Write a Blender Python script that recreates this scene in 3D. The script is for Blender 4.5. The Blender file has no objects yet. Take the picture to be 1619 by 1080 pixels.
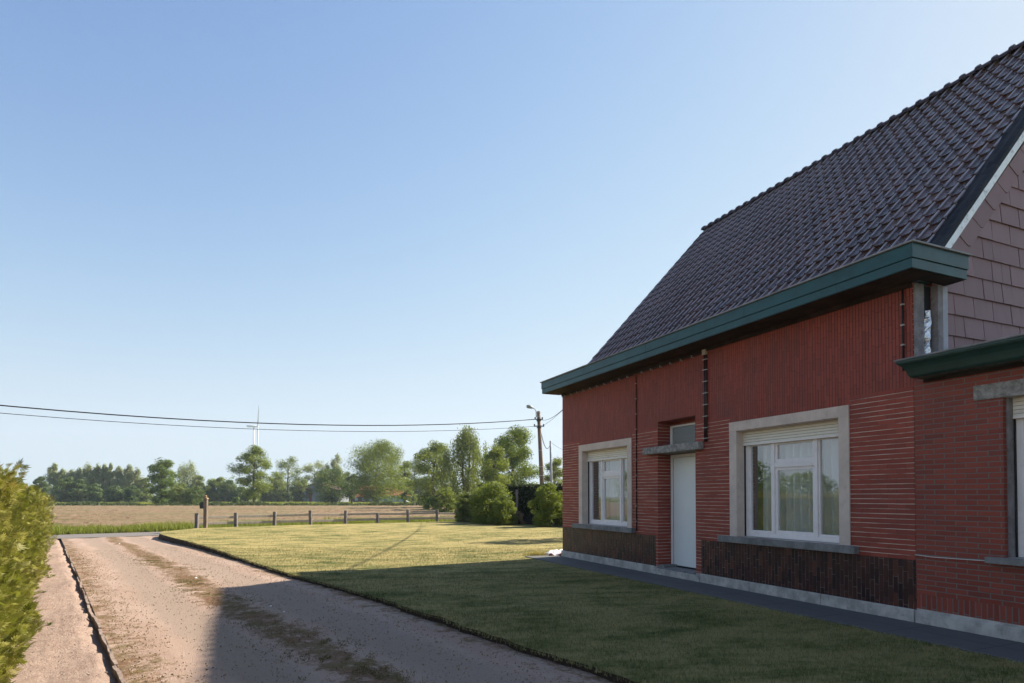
import bpy, math, random
import numpy as np
from mathutils import Vector, Matrix
R = math.radians
random.seed(7); RNG = np.random.default_rng(11)
S = bpy.context.scene
# ------------------------------------------------------------------ camera, light, exposure
F = 977.0; PITCH = R(1.14); YPP = 785 - F*math.tan(PITCH); EYE = 1.5      # calibration in photo pixels (1619 wide)
cd = bpy.data.cameras.new('camera'); cam = bpy.data.objects.new('camera', cd); S.collection.objects.link(cam)
cam.location = (0, 0, EYE); cam.rotation_euler = (R(90)+PITCH, 0, 0)
cd.sensor_width = 36; cd.lens = F/1619*36; cd.shift_y = (YPP-540)/1619
cd.clip_start = .05; cd.clip_end = 6000
S.camera = cam
SUN_AZ = math.atan2(10.34, 6.51); SUN_EL = R(36.6)                        # azimuth from +Y towards +X
w = bpy.data.worlds.new('World'); S.world = w; w.use_nodes = True
wn = w.node_tree.nodes; wl = w.node_tree.links
sky = wn.new('ShaderNodeTexSky'); sky.sky_type = 'NISHITA'; sky.sun_disc = False
sky.sun_elevation = SUN_EL; sky.sun_rotation = SUN_AZ; sky.altitude = 0; sky.air_density = 1.0; sky.dust_density = .2; sky.ozone_density = 2.0
bg = wn['Background']; bg.inputs[1].default_value = .12; 
EXPO = 1.35
_sp = wn.new('ShaderNodeSeparateColor'); _cb = wn.new('ShaderNodeCombineColor'); wl.new(sky.outputs[0], _sp.inputs[0])
def _mth(op, a, b=None):
    n = wn.new('ShaderNodeMath'); n.operation = op
    for k_, v_ in enumerate((a, b)):
        if v_ is None: continue
        if isinstance(v_, (int, float)): n.inputs[k_].default_value = v_
        else: wl.new(v_, n.inputs[k_])
    return n.outputs[0]
for _i, (_k, _a) in enumerate(((.540, .675), (.428, .795), (.419, .892))):   # soft highlight roll-off of the sky's brightness
    _e = _mth('EXPONENT', _mth('MULTIPLY', _mth('POWER', _mth('MULTIPLY', _sp.outputs[_i], _k), (1.6, 1.5, 1.4)[_i]), -1.0))
    wl.new(_mth('MULTIPLY', _mth('SUBTRACT', 1.0, _e), _a/(.12*2**EXPO)), _cb.inputs[_i])
wl.new(_cb.outputs[0], bg.inputs[0])
sl = bpy.data.lights.new('sun', 'SUN'); sl.energy = 5.0; sl.angle = R(.55); sl.color = (1, .93, .80)
so = bpy.data.objects.new('sun', sl); S.collection.objects.link(so)
sv = Vector((math.cos(SUN_EL)*math.sin(SUN_AZ), math.cos(SUN_EL)*math.cos(SUN_AZ), math.sin(SUN_EL)))
so.rotation_euler = (-sv).to_track_quat('-Z', 'Y').to_euler(); so.location = (20, 15, 30)
S.view_settings.view_transform = 'Standard'; S.view_settings.look = 'None'; S.view_settings.exposure = EXPO; S.view_settings.gamma = 1
S.cycles.max_bounces = 7; S.cycles.transparent_max_bounces = 10

# ------------------------------------------------------------------ helpers
def G(px, py, z=0.0):
    """the ground point (height z) that the survey of the place gives for a photo pixel"""
    a = (px-809.5)/F; b = -(py-YPP)/F
    d = (a, math.cos(PITCH)-b*math.sin(PITCH), math.sin(PITCH)+b*math.cos(PITCH))
    k = (z-EYE)/d[2]; return (d[0]*k, d[1]*k)
def XatY(px, Y): return (px-809.5)/F*Y
def ZatY(py, Y): return EYE+(785-py)/F*Y
def tag(o, label=None, cat=None, group=None, kind=None):
    if label: o['label'] = label
    if cat: o['category'] = cat
    if group: o['group'] = group
    if kind: o['kind'] = kind
    return o
def empty(name, loc=(0, 0, 0), rz=0):
    o = bpy.data.objects.new(name, None); S.collection.objects.link(o); o.location = loc; o.rotation_euler = (0, 0, rz)
    o.empty_display_size = .2; return o
def copy_tree(o, parent=None):
    c = o.copy(); S.collection.objects.link(c); c.parent = parent
    for ch in list(o.children): copy_tree(ch, c)
    return c
class MB:
    def __init__(s): s.v = []; s.f = []; s.m = []; s.uv = {}
    def add(s, vs, fs, m=0):
        b = len(s.v); s.v += [tuple(p) for p in vs]
        for f in fs: s.f.append(tuple(b+i for i in f)); s.m.append(m)
    def box(s, x0, x1, y0, y1, z0, z1, m=0):
        s.add([(x0,y0,z0),(x1,y0,z0),(x1,y1,z0),(x0,y1,z0),(x0,y0,z1),(x1,y0,z1),(x1,y1,z1),(x0,y1,z1)],
              [(0,3,2,1),(4,5,6,7),(0,1,5,4),(1,2,6,5),(2,3,7,6),(3,0,4,7)], m)
    def quad(s, a, b, c, d, m=0): s.add([a, b, c, d], [(0,1,2,3)], m)
    def prism(s, poly, z0, z1, m=0, axis='z'):
        n = len(poly)
        if axis == 'z': P = lambda p, h: (p[0], p[1], h)
        elif axis == 'x': P = lambda p, h: (h, p[0], p[1])
        else: P = lambda p, h: (p[0], h, p[1])
        vs = [P(p, z0) for p in poly]+[P(p, z1) for p in poly]
        fs = [tuple(range(n-1, -1, -1)), tuple(range(n, 2*n))]+[(i, (i+1) % n, n+(i+1) % n, n+i) for i in range(n)]
        s.add(vs, fs, m)
    def tube(s, path, radii, n=8, m=0, cap=True):
        path = [Vector(p) for p in path]
        if not hasattr(radii, '__len__'): radii = [radii]*len(path)
        rings = []; up = None
        for i, p in enumerate(path):
            t = (path[min(i+1, len(path)-1)]-path[max(i-1, 0)]).normalized()
            if up is None: up = Vector((0, 0, 1)) if abs(t.z) < .9 else Vector((1, 0, 0))
            a = t.cross(up); a.normalize(); b = a.cross(t); b.normalize(); up = b
            rings.append([p+(a*math.cos(2*math.pi*k/n)+b*math.sin(2*math.pi*k/n))*radii[i] for k in range(n)])
        vs = [v for r in rings for v in r]; fs = []
        for i in range(len(path)-1):
            for k in range(n):
                k2 = (k+1) % n; fs.append((i*n+k, i*n+k2, (i+1)*n+k2, (i+1)*n+k))
        if cap: fs.append(tuple(range(n-1, -1, -1))); fs.append(tuple((len(path)-1)*n+k for k in range(n)))
        s.add(vs, fs, m)
    def build(s, name, mats, parent=None, bevel=0, smooth=False, uv=False):
        me = bpy.data.meshes.new(name); me.from_pydata(s.v, [], s.f)
        if not isinstance(mats, (list, tuple)): mats = [mats]
        for m in mats: me.materials.append(m)
        me.polygons.foreach_set('material_index', s.m)
        import bmesh
        bm = bmesh.new(); bm.from_mesh(me)
        bmesh.ops.recalc_face_normals(bm, faces=bm.faces) if not getattr(s, 'keep', False) else None
        bm.to_mesh(me); bm.free()
        if uv:
            l = me.uv_layers.new(name='UVMap')
            for p in me.polygons:
                n = p.normal
                for li in p.loop_indices:
                    c = me.vertices[me.loops[li].vertex_index].co
                    if abs(n.y) >= abs(n.x) and abs(n.y) >= abs(n.z): q = (c.x, c.z)
                    elif abs(n.x) >= abs(n.z): q = (c.y, c.z)
                    else: q = (c.x, c.y)
                    l.data[li].uv = q
        if smooth: me.polygons.foreach_set('use_smooth', [True]*len(me.polygons))
        me.update()
        o = bpy.data.objects.new(name, me); S.collection.objects.link(o); o.parent = parent
        if bevel:
            b = o.modifiers.new('bevel', 'BEVEL'); b.width = bevel; b.segments = 2; b.limit_method = 'ANGLE'
        return o
def npmesh(name, V, Fc, mat, parent=None, attr=None, smooth=False):
    """fast mesh from arrays; Fc (n,3) or (n,4); attr = per-vertex float 'tone'"""
    me = bpy.data.meshes.new(name); V = np.asarray(V, dtype=np.float32); Fc = np.asarray(Fc, dtype=np.int32)
    k = Fc.shape[1]; n = len(Fc)
    me.vertices.add(len(V)); me.vertices.foreach_set('co', V.ravel())
    me.loops.add(n*k); me.loops.foreach_set('vertex_index', Fc.ravel())
    me.polygons.add(n); me.polygons.foreach_set('loop_start', np.arange(0, n*k, k, dtype=np.int32))
    if attr is not None:
        a = me.attributes.new('tone', 'FLOAT', 'POINT'); a.data.foreach_set('value', np.asarray(attr, dtype=np.float32))
    me.materials.append(mat); me.update(calc_edges=True)
    if smooth: me.polygons.foreach_set('use_smooth', [True]*n)
    o = bpy.data.objects.new(name, me); S.collection.objects.link(o); o.parent = parent
    return o

# ------------------------------------------------------------------ node helpers
class N:
    def __init__(s, name, rough=.8, spec=.3):
        s.m = bpy.data.materials.new(name); s.m.use_nodes = True; s.t = s.m.node_tree; s.b = s.t.nodes['Principled BSDF']
        s.out = s.t.nodes['Material Output']
        s.b.inputs['Roughness'].default_value = rough; s.b.inputs['Specular IOR Level'].default_value = spec
    def node(s, ty, **kw):
        n = s.t.nodes.new(ty)
        for k, v in kw.items(): setattr(n, k, v)
        return n
    def set(s, sock, v):
        if isinstance(v, bpy.types.NodeSocket): s.t.links.new(v, sock)
        elif isinstance(v, (tuple, list)) and len(v) == 3 and sock.type == 'RGBA': sock.default_value = (*v, 1)
        else: sock.default_value = v
    def math(s, op, a, b=0.0, c=0.0, clamp=False):
        n = s.node('ShaderNodeMath', operation=op, use_clamp=clamp)
        s.set(n.inputs[0], a); s.set(n.inputs[1], b); s.set(n.inputs[2], c); return n.outputs[0]
    def mix(s, f, a, b, mode='MIX'):
        n = s.node('ShaderNodeMix', data_type='RGBA', blend_type=mode)
        s.set(n.inputs[0], f); s.set(n.inputs[6], a); s.set(n.inputs[7], b); return n.outputs[2]
    def noise(s, vec, scale, detail=4, rough=.55, out=0):
        n = s.node('ShaderNodeTexNoise'); s.set(n.inputs['Vector'], vec); n.inputs['Scale'].default_value = scale
        n.inputs['Detail'].default_value = detail; n.inputs['Roughness'].default_value = rough; return n.outputs[out]
    def vor(s, vec, scale, out=0, feature='F1'):
        n = s.node('ShaderNodeTexVoronoi', feature=feature); s.set(n.inputs['Vector'], vec); n.inputs['Scale'].default_value = scale; return n.outputs[out]
    def ramp(s, f, lo, hi): # smooth step
        n = s.node('ShaderNodeMapRange', interpolation_type='SMOOTHSTEP'); s.set(n.inputs[0], f)
        n.inputs[1].default_value = lo; n.inputs[2].default_value = hi; return n.outputs[0]
    def coord(s, which='Object'): return s.node('ShaderNodeTexCoord').outputs[which]
    def uv(s): return s.node('ShaderNodeUVMap').outputs[0]
    def sep(s, v): n = s.node('ShaderNodeSeparateXYZ'); s.set(n.inputs[0], v); return n.outputs
    def comb(s, x, y, z=0.0):
        n = s.node('ShaderNodeCombineXYZ'); s.set(n.inputs[0], x); s.set(n.inputs[1], y); s.set(n.inputs[2], z); return n.outputs[0]
    def white(s, v): n = s.node('ShaderNodeTexWhiteNoise', noise_dimensions='3D'); s.set(n.inputs[0], v); return n.outputs[0]
    def scale(s, v, sc): n = s.node('ShaderNodeMapping'); s.set(n.inputs[0], v); n.inputs['Scale'].default_value = sc; return n.outputs[0]
    def bump(s, h, strength=.5, dist=.01, normal=None):
        n = s.node('ShaderNodeBump'); n.inputs['Strength'].default_value = strength; n.inputs['Distance'].default_value = dist
        s.set(n.inputs['Height'], h)
        if normal is not None: s.set(n.inputs['Normal'], normal)
        s.set(s.b.inputs['Normal'], n.outputs[0]); return n.outputs[0]
    def col(s, c): s.set(s.b.inputs['Base Color'], c)
def plain(name, c, rough=.6, spec=.4, var=.25, sc=6, bump=.15, metal=0, dirt=None):
    m = N(name, rough, spec); v = m.coord()
    n = m.noise(v, sc, 6, .65); n2 = m.noise(v, sc*9, 3)
    a = tuple(x*(1-var) for x in c); b = tuple(min(1, x*(1+var)) for x in c)
    cc = m.mix(m.ramp(n, .3, .7), a, b)
    if dirt: cc = m.mix(m.math('MULTIPLY', m.ramp(m.noise(v, sc*2.3, 7, .7), .52, .72), .8), cc, dirt)
    m.col(cc); m.bump(m.math('ADD', m.math('MULTIPLY', n, .5), m.math('MULTIPLY', n2, .5)), bump, .01); m.b.inputs['Metallic'].default_value = metal
    return m.m
M = {}

# --- brick families (UV in metres)
def brick(name, kind):
    m = N(name, .62, .35); uv = m.sep(m.uv()); U, V = uv[0], uv[1]
    if kind in ('vertical', 'glazed', 'soldier'): U, V = V, U
    pitch = dict(horizontal=.0613, vertical=.0445, glazed=.0613, annex=.0585, soldier=.0585)[kind]
    length = dict(horizontal=.235, vertical=.22, glazed=.2, annex=.226, soldier=.4)[kind]
    if kind in ('horizontal', 'vertical'):
        wob = m.math('MULTIPLY', m.math('SUBTRACT', m.noise(m.comb(m.math('MULTIPLY', U, 2.0), V), 3, 3), .5), .006)
        V = m.math('ADD', V, wob)
    r = m.math('DIVIDE', V, pitch); row = m.math('FLOOR', r); fr = m.math('SUBTRACT', r, row)
    if kind == 'vertical': off = m.math('MULTIPLY', m.white(m.comb(row, 3.3)), 1.0)
    elif kind == 'glazed': off = m.math('MULTIPLY', m.math('FLOORED_MODULO', row, 3.0), .37)
    else: off = m.math('MULTIPLY', m.math('FLOORED_MODULO', row, 2.0), .5)
    c = m.math('ADD', m.math('DIVIDE', U, length), off); cl = m.math('FLOOR', c); fc = m.math('SUBTRACT', c, cl)
    rid = m.white(m.comb(row, cl, 1.7)); rid2 = m.white(m.comb(cl, row, 9.1))
    jw = dict(horizontal=.0045, vertical=.0042, glazed=.0036, annex=.0065, soldier=.0065)[kind]
    P = m.comb(U, V)
    jn = m.noise(m.comb(m.math('MULTIPLY', U, .9), m.math('MULTIPLY', V, 14)), 1.6, 6, .75)
    dr = m.math('MULTIPLY', m.math('SUBTRACT', .5, m.math('ABSOLUTE', m.math('SUBTRACT', fr, .5))), pitch)   # distance to bed joint
    dc = m.math('MULTIPLY', m.math('SUBTRACT', .5, m.math('ABSOLUTE', m.math('SUBTRACT', fc, .5))), length)
    bed = m.math('SUBTRACT', 1.0, m.ramp(dr, jw*.55, jw*1.15))
    per = m.math('SUBTRACT', 1.0, m.ramp(dc, jw*(.3 if kind in ('horizontal', 'vertical') else .55), jw*(.7 if kind in ('horizontal', 'vertical') else 1.15)))
    big = m.noise(P, 1.1, 4, .6); fine = m.noise(P, 60, 4, .6)
    if kind == 'horizontal':
        c0 = m.mix(rid, (.255, .043, .024), (.335, .062, .035)); c0 = m.mix(m.math('MULTIPLY', m.ramp(rid2, .86, .96), .6), c0, (.23, .045, .026))
        mortar = m.mix(m.ramp(jn, .36, .6), (.16, .075, .06), (.70, .60, .48)); perc = (.11, .028, .02)
    elif kind == 'vertical':
        c0 = m.mix(rid, (.255, .046, .027), (.325, .062, .036)); c0 = m.mix(m.ramp(rid2, .9, .98), c0, (.23, .046, .028))
        mortar = m.mix(m.ramp(m.noise(m.comb(m.math('MULTIPLY', U, 1.2), m.math('MULTIPLY', V, 22.4)), 1, 2), .56, .78), (.040, .011, .009), (.22, .10, .08)); perc = (.06, .016, .012)
    elif kind == 'glazed':
        c0 = m.mix(rid, (.020, .009, .010), (.070, .024, .018)); c0 = m.mix(m.ramp(rid2, .75, .95), c0, (.105, .034, .022))
        mortar = m.mix(m.ramp(m.noise(P, 5, 3), .35, .7), (.05, .036, .032), (.24, .18, .155)); perc = mortar
        m.b.inputs['Specular IOR Level'].default_value = .25; m.b.inputs['Roughness'].default_value = .4
    else:
        c0 = m.mix(rid, (.23, .040, .021), (.30, .056, .030)); c0 = m.mix(m.math('MULTIPLY', m.ramp(rid2, .92, .99), .5), c0, (.15, .032, .022))
        mortar = m.mix(m.noise(P, 8, 3), (.14, .105, .092), (.23, .18, .155)); perc = mortar
    c0 = m.mix(m.math('MULTIPLY', m.ramp(big, .35, .75), .35 if kind != 'glazed' else .05), c0, tuple(x*.0+y for x, y in zip((0,0,0), (.12, .04, .035))))
    c0 = m.mix(m.math('MULTIPLY', fine, .25), c0, (.04, .015, .012), 'MULTIPLY') if False else c0
    c1 = m.mix(m.math('MULTIPLY', m.ramp(fine, .55, .8), .3), c0, (.07, .03, .03))
    c1 = m.mix(per, c1, perc); c1 = m.mix(bed, c1, mortar)
    m.col(c1)
    h = m.math('SUBTRACT', m.math('ADD', m.math('MULTIPLY', fine, .12), m.math('MULTIPLY', rid, .25)), m.math('MAXIMUM', m.math('MULTIPLY', per, .7), bed))
    if kind == 'vertical':   # raked joints get deeper under the eaves
        deep = m.math('ADD', .28, m.math('MULTIPLY', m.ramp(U, 3.3, 3.75), 1.6))
        h = m.math('MULTIPLY', h, deep)
    m.bump(h, .8, .006)
    return m.m
for k in ('horizontal', 'vertical', 'glazed', 'annex', 'soldier'): M['b_'+k] = brick('brick_'+k, k)

M['stone'] = plain('stone_render', (.62, .50, .42), .85, .2, .12, 3, .35, dirt=(.50, .39, .33))
M['bluestone'] = plain('bluestone', (.20, .19, .18), .8, .25, .3, 5, .3, dirt=(.30, .27, .25))
M['plinth'] = plain('concrete_plinth', (.43, .39, .345), .9, .2, .3, 4, .6, dirt=(.25, .22, .19))
M['canopy'] = plain('concrete_canopy', (.28, .255, .23), .9, .2, .45, 14, .8, dirt=(.10, .09, .08))
M['white'] = plain('white_frame_paint', (.84, .76, .72), .4, .4, .05, 3, .1, dirt=(.70, .60, .56))
M['door'] = plain('door_paint', (.80, .80, .76), .4, .4, .03, 2, .05)
M['green'] = plain('green_fascia_paint', (.010, .062, .066), .38, .4, .22, 3, .15, dirt=(.018, .085, .088))
M['dgreen'] = plain('dark_green_paint', (.012, .042, .034), .35, .45, .25, 3, .1)
M['zinc'] = plain('grey_zinc', (.20, .19, .185), .5, .5, .3, 5, .2)
M['soffit'] = plain('soffit_wood', (.03, .017, .012), .8, .2, .5, 4, .2)
M['whitestrip'] = plain('white_verge_metal', (.93, .93, .91), .5, .4, .05, 4, .2, dirt=(.35, .33, .30))
M['flash'] = plain('dark_roof_flashing', (.014, .014, .016), .7, .25, .5, 2.2, .8, dirt=(.04, .035, .03))
M['board1'] = plain('weathered_board', (.24, .215, .215), .8, .2, .25, 5, .4, dirt=(.12, .09, .08))
M['board2'] = plain('lit_side_board', (.42, .42, .44), .8, .2, .15, 5, .2)  # paler tone puts the lit face of the corner board into the colour
M['foil'] = plain('foil_insulation', (.75, .75, .78), .22, .8, .2, 12, 1.0, metal=.85)
M['conduit'] = plain('brown_conduit', (.05, .022, .02), .5, .4, .3, 8, .1)
M['clip'] = plain('metal_clip', (.42, .38, .34), .5, .5, .1, 8, .1)
M['jbox'] = plain('cream_junction_box', (.42, .35, .27), .6, .3, .1, 8, .1)
M['dark'] = plain('dark_interior', (.34, .32, .28), .9, .1, .2, 3, .1)
M['rubber'] = plain('black_gap', (.012, .012, .012), .6, .3, .2, 3, .1)
M['cable'] = plain('black_cable', (.015, .015, .018), .6, .3, .1, 3, .05)
M['rawcable'] = plain('white_cord', (.7, .66, .6), .6, .3, .1, 8, .1)
def shutter_mat():
    m = N('shutter_slats', .45, .4); v = m.sep(m.coord()); z = m.math('DIVIDE', v[2], .0415)
    fr = m.math('FRACT', z); line = m.math('SUBTRACT', 1, m.ramp(fr, .06, .16)); n = m.noise(m.coord(), 6, 5, .7)
    c = m.mix(m.ramp(n, .5, .75), (.80, .73, .62), (.68, .60, .50)); m.col(m.mix(m.math('MULTIPLY', line, .8), c, (.16, .13, .10)))
    m.bump(m.math('SUBTRACT', m.math('SINE', m.math('MULTIPLY', fr, math.pi)), m.math('MULTIPLY', line, 1.0)), .7, .006); return m.m
M['shutter'] = shutter_mat()
def glass_mat(name, tint=(1, 1, 1), rough=0.0, rib=False, base=.17):
    m = N(name); t = m.t; t.nodes.remove(m.b)
    tr = m.node('ShaderNodeBsdfTransparent'); tr.inputs[0].default_value = (*tint, 1)
    gl = m.node('ShaderNodeBsdfGlossy'); gl.inputs['Roughness'].default_value = rough
    ge = m.node('ShaderNodeNewGeometry'); dt = m.node('ShaderNodeVectorMath', operation='DOT_PRODUCT')
    t.links.new(ge.outputs['Incoming'], dt.inputs[0]); t.links.new(ge.outputs['Normal'], dt.inputs[1])
    c5 = m.math('POWER', m.math('SUBTRACT', 1.0, m.math('ABSOLUTE', dt.outputs['Value'])), 5.0)
    mx = m.node('ShaderNodeMixShader')
    f = m.math('ADD', m.math('MULTIPLY', c5, .9), base, clamp=True)
    b = m.node('ShaderNodeBump'); b.inputs['Strength'].default_value = .8 if rib else .05; b.inputs['Distance'].default_value = .004 if rib else .01
    if rib:
        m.set(b.inputs['Height'], m.math('SINE', m.math('MULTIPLY', m.sep(m.coord())[0], 260.0)))
    else: m.set(b.inputs['Height'], m.noise(m.coord(), 2.2, 1))
    m.set(gl.inputs['Normal'], b.outputs[0])
    m.set(mx.inputs[0], f); t.links.new(tr.outputs[0], mx.inputs[1]); t.links.new(gl.outputs[0], mx.inputs[2]); t.links.new(mx.outputs[0], m.out.inputs[0])
    return m.m
M['glass'] = glass_mat('window_glass'); M['ribglass'] = glass_mat('ribbed_glass', (.45, .5, .52), .12, True, .2)
def curtain_mat():
    m = N('net_curtain', .9, .1); m.col((.90, .90, .88)); t = m.t
    tl = m.node('ShaderNodeBsdfTranslucent'); tl.inputs[0].default_value = (.8, .8, .8, 1)
    tp = m.node('ShaderNodeBsdfTransparent'); a = m.node('ShaderNodeMixShader'); a.inputs[0].default_value = .3
    b = m.node('ShaderNodeMixShader'); b.inputs[0].default_value = .18
    t.links.new(m.b.outputs[0], a.inputs[1]); t.links.new(tl.outputs[0], a.inputs[2]); t.links.new(a.outputs[0], b.inputs[1]); t.links.new(tp.outputs[0], b.inputs[2])
    t.links.new(b.outputs[0], m.out.inputs[0]); return m.m
M['curtain'] = curtain_mat()
def tile_mat():
    m = N('roof_tile_glaze', .30, .26); v = m.coord(); tn = m.node('ShaderNodeAttribute', attribute_name='tone').outputs['Fac']
    n = m.noise(v, 4, 5, .6); n2 = m.noise(v, 38, 5, .7)
    c = m.mix(tn, (.045, .026, .026), (.125, .068, .058)); c = m.mix(m.math('MULTIPLY', m.ramp(n2, .5, .72), .7), c, (.16, .085, .05)); c = m.mix(m.math('MULTIPLY', m.ramp(n, .55, .8), .5), c, (.06, .04, .034)); m.col(c)
    glint = m.node('ShaderNodeAttribute', attribute_name='crest_glint').outputs['Fac']; gm = m.node('ShaderNodeAttribute', attribute_name='grime').outputs['Fac']
    c = m.mix(m.math('MULTIPLY', gm, m.ramp(n2, .3, .6)), c, m.mix(m.ramp(n, .4, .6), (.085, .036, .022), (.05, .038, .022))); c = m.mix(m.math('MULTIPLY', glint, .85), c, (.50, .44, .46)); m.col(c)  # pale crest colour paints the bright glint line along each tile roll
    m.set(m.b.inputs['Roughness'], m.math('ADD', .16, m.math('MULTIPLY', n2, .22))); m.bump(n2, .12, .003); return m.m
M['tile'] = tile_mat()
def shingle_mat():
    m = N('mauve_shingle', .6, .3); v = m.coord(); n = m.noise(m.scale(v, (1, 3, 1)), 2.5, 5, .6); n2 = m.noise(m.scale(v, (8, 60, 5)), 3, 3)
    tn = m.node('ShaderNodeAttribute', attribute_name='tone').outputs['Fac']
    c = m.mix(tn, (.235, .135, .138), (.31, .185, .185)); c = m.mix(m.math('MULTIPLY', m.ramp(n, .4, .75), .5), c, (.19, .115, .12)); m.col(m.mix(m.math('MULTIPLY', n2, .25), c, (.33, .21, .20)))
    m.bump(n2, .2, .003); return m.m
M['shingle'] = shingle_mat()

# --- ground family (all ground objects sit at the world origin, so object coordinates are metres in the world)
ND = (.797, .603)                                       # across the drive
def lawn_color(m):
    v = m.coord(); s = m.sep(v)
    st = m.comb(m.math('ADD', m.math('MULTIPLY', s[0], .6), m.math('MULTIPLY', s[1], .1)), m.math('ADD', m.math('MULTIPLY', s[1], 1.25), m.math('MULTIPLY', s[0], -.2)))
    a = m.noise(st, 1.6, 9, .72); b = m.noise(v, .35, 4); c = m.noise(v, 9, 5, .7)
    f = m.math('ADD', m.math('MULTIPLY', a, .62), m.math('ADD', m.math('MULTIPLY', b, .2), m.math('MULTIPLY', c, .22)))
    k = m.ramp(f, .41, .585)
    far = m.ramp(s[1], 12.0, 19.0)
    k = m.math('MULTIPLY', k, m.math('ADD', .88, m.math('MULTIPLY', far, .12)), clamp=True)
    return m.mix(k, (.076, .092, .018), (.355, .280, .108)), a, c
def lawn_mat():
    m = N('lawn_grass', .9, .15); c, a, f = lawn_color(m); m.col(c)
    m.bump(m.math('ADD', m.noise(m.coord(), 70, 4, .7), m.math('MULTIPLY', a, .8)), .8, .03); return m.m
M['lawn'] = lawn_mat()
def blade_mat():
    m = N('grass_blade', .7, .2); c, a, f = lawn_color(m); tn = m.node('ShaderNodeAttribute', attribute_name='tone').outputs['Fac']
    m.col(m.mix(m.ramp(tn, .15, .95), m.mix(.45, c, (.022, .030, .008)), m.mix(.55, c, (.36, .32, .14)))); return m.m
M['blade'] = blade_mat()
def soil_mat():
    m = N('soil', .95, .1); v = m.coord(); n = m.noise(v, 9, 6, .7); m.col(m.mix(n, (.018, .012, .009), (.085, .055, .038))); m.bump(n, 1, .05); return m.m
M['soil'] = soil_mat()
def drive_mat():
    m = N('driveway_gravel', .95, .15); v = m.coord(); s = m.sep(v)
    wv = m.math('MULTIPLY', m.math('SUBTRACT', m.noise(v, .28, 4), .5), .7)
    p = m.math('ADD', m.math('ADD', m.math('MULTIPLY', s[0], ND[0]), m.math('MULTIPLY', s[1], ND[1])), wv)
    p = m.math('SUBTRACT', p, .56)
    al = m.comb(m.math('ADD', m.math('MULTIPLY', s[0], ND[0]), m.math('MULTIPLY', s[1], ND[1])), m.math('MULTIPLY', m.math('SUBTRACT', m.math('MULTIPLY', s[1], ND[0]), m.math('MULTIPLY', s[0], ND[1])), .18))
    streak = m.noise(al, 2.6, 5, .6)
    base = m.mix(m.ramp(streak, .3, .7), (.345, .235, .175), (.405, .290, .225))
    # grey compacted wheel tracks
    tr1 = m.math('SUBTRACT', 1, m.ramp(m.math('ABSOLUTE', m.math('SUBTRACT', p, .98)), .18, .42))
    tr2 = m.math('SUBTRACT', 1, m.ramp(m.math('ABSOLUTE', m.math('SUBTRACT', p, 2.45)), .22, .5))
    base = m.mix(m.math('MULTIPLY', m.math('MAXIMUM', tr1, tr2), .75), base, (.285, .212, .160))
    # brown litter and moss strip in the middle and at the edges
    n = m.noise(v, 7, 8, .72); nb = m.noise(v, .9, 3)
    mid = m.math('SUBTRACT', 1, m.ramp(m.math('ABSOLUTE', m.math('SUBTRACT', p, 1.68)), .05, .55))
    ed = m.math('SUBTRACT', 1, m.ramp(p, .0, .75)); ed2 = m.ramp(p, 2.75, 3.35)
    am = m.math('MAXIMUM', mid, m.math('MULTIPLY', m.math('MAXIMUM', ed, ed2), .8))
    am = m.ramp(m.math('ADD', m.math('MULTIPLY', am, .62), m.math('MULTIPLY', m.math('SUBTRACT', m.noise(v, 4.5, 9, .78), .5), 2.1)), .30, .62)
    lit = m.mix(m.ramp(m.noise(v, 3.0, 4), .35, .65), (.20, .105, .055), (.15, .105, .035))
    lit = m.mix(m.ramp(m.noise(v, 26, 5, .7), .5, .65), lit, (.040, .024, .015))
    base = m.mix(m.math('MULTIPLY', am, m.math('ADD', .55, m.math('MULTIPLY', nb, .75))), base, lit)
    fk = m.noise(m.scale(v, (1, 1.6, 1)), 19, 7, .8); base = m.mix(m.math('MULTIPLY', m.ramp(fk, .55, .66), m.math('ADD', .12, m.math('MULTIPLY', am, .6))), base, (.075, .042, .027))
    g = m.noise(v, 60, 5, .7); sp = m.vor(v, 70)
    base = m.mix(m.math('MULTIPLY', m.ramp(g, .54, .68), .55), base, (0.134, 0.090, 0.067))
    base = m.mix(m.math('MULTIPLY', m.ramp(g, .36, .26), .5), base, (0.397, 0.320, 0.269))
    m.col(base); m.bump(m.math('ADD', m.math('MULTIPLY', g, .6), m.math('ADD', m.math('MULTIPLY', n, .9), m.math('MULTIPLY', sp, .3))), .8, .03); return m.m
M['drive'] = drive_mat()
def strip_mat():
    m = N('sandy_strip', .95, .15); v = m.coord(); n = m.noise(v, 5, 8, .7); g = m.noise(v, 48, 5, .7); l = m.noise(v, .8, 4)
    c = m.mix(m.ramp(n, .3, .7), (.395, .285, .225), (.315, .215, .165)); c = m.mix(m.math('MULTIPLY', m.ramp(l, .5, .7), .5), c, (0.282, 0.211, 0.173))
    c = m.mix(m.math('MULTIPLY', m.ramp(g, .54, .66), .7), c, (0.128, 0.080, 0.058)); c = m.mix(m.math('MULTIPLY', m.ramp(g, .36, .26), .5), c, (0.410, 0.333, 0.282))
    c = m.mix(m.math('MULTIPLY', m.ramp(m.noise(v, 14, 6, .75), .60, .70), .7), c, (0.102, 0.058, 0.038))
    m.col(c); m.bump(m.math('ADD', n, m.math('MULTIPLY', g, .5)), 1.0, .05); return m.m
M['strip'] = strip_mat()
def road_mat():
    m = N('asphalt', .9, .2); v = m.coord(); n = m.noise(v, 30, 5, .7); b = m.noise(v, .7, 3)
    m.col(m.mix(b, m.mix(n, (0.140, 0.122, 0.112), (0.189, 0.168, 0.154)), (0.168, 0.147, 0.133))); m.bump(n, .5, .01); return m.m
M['road'] = road_mat()
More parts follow.
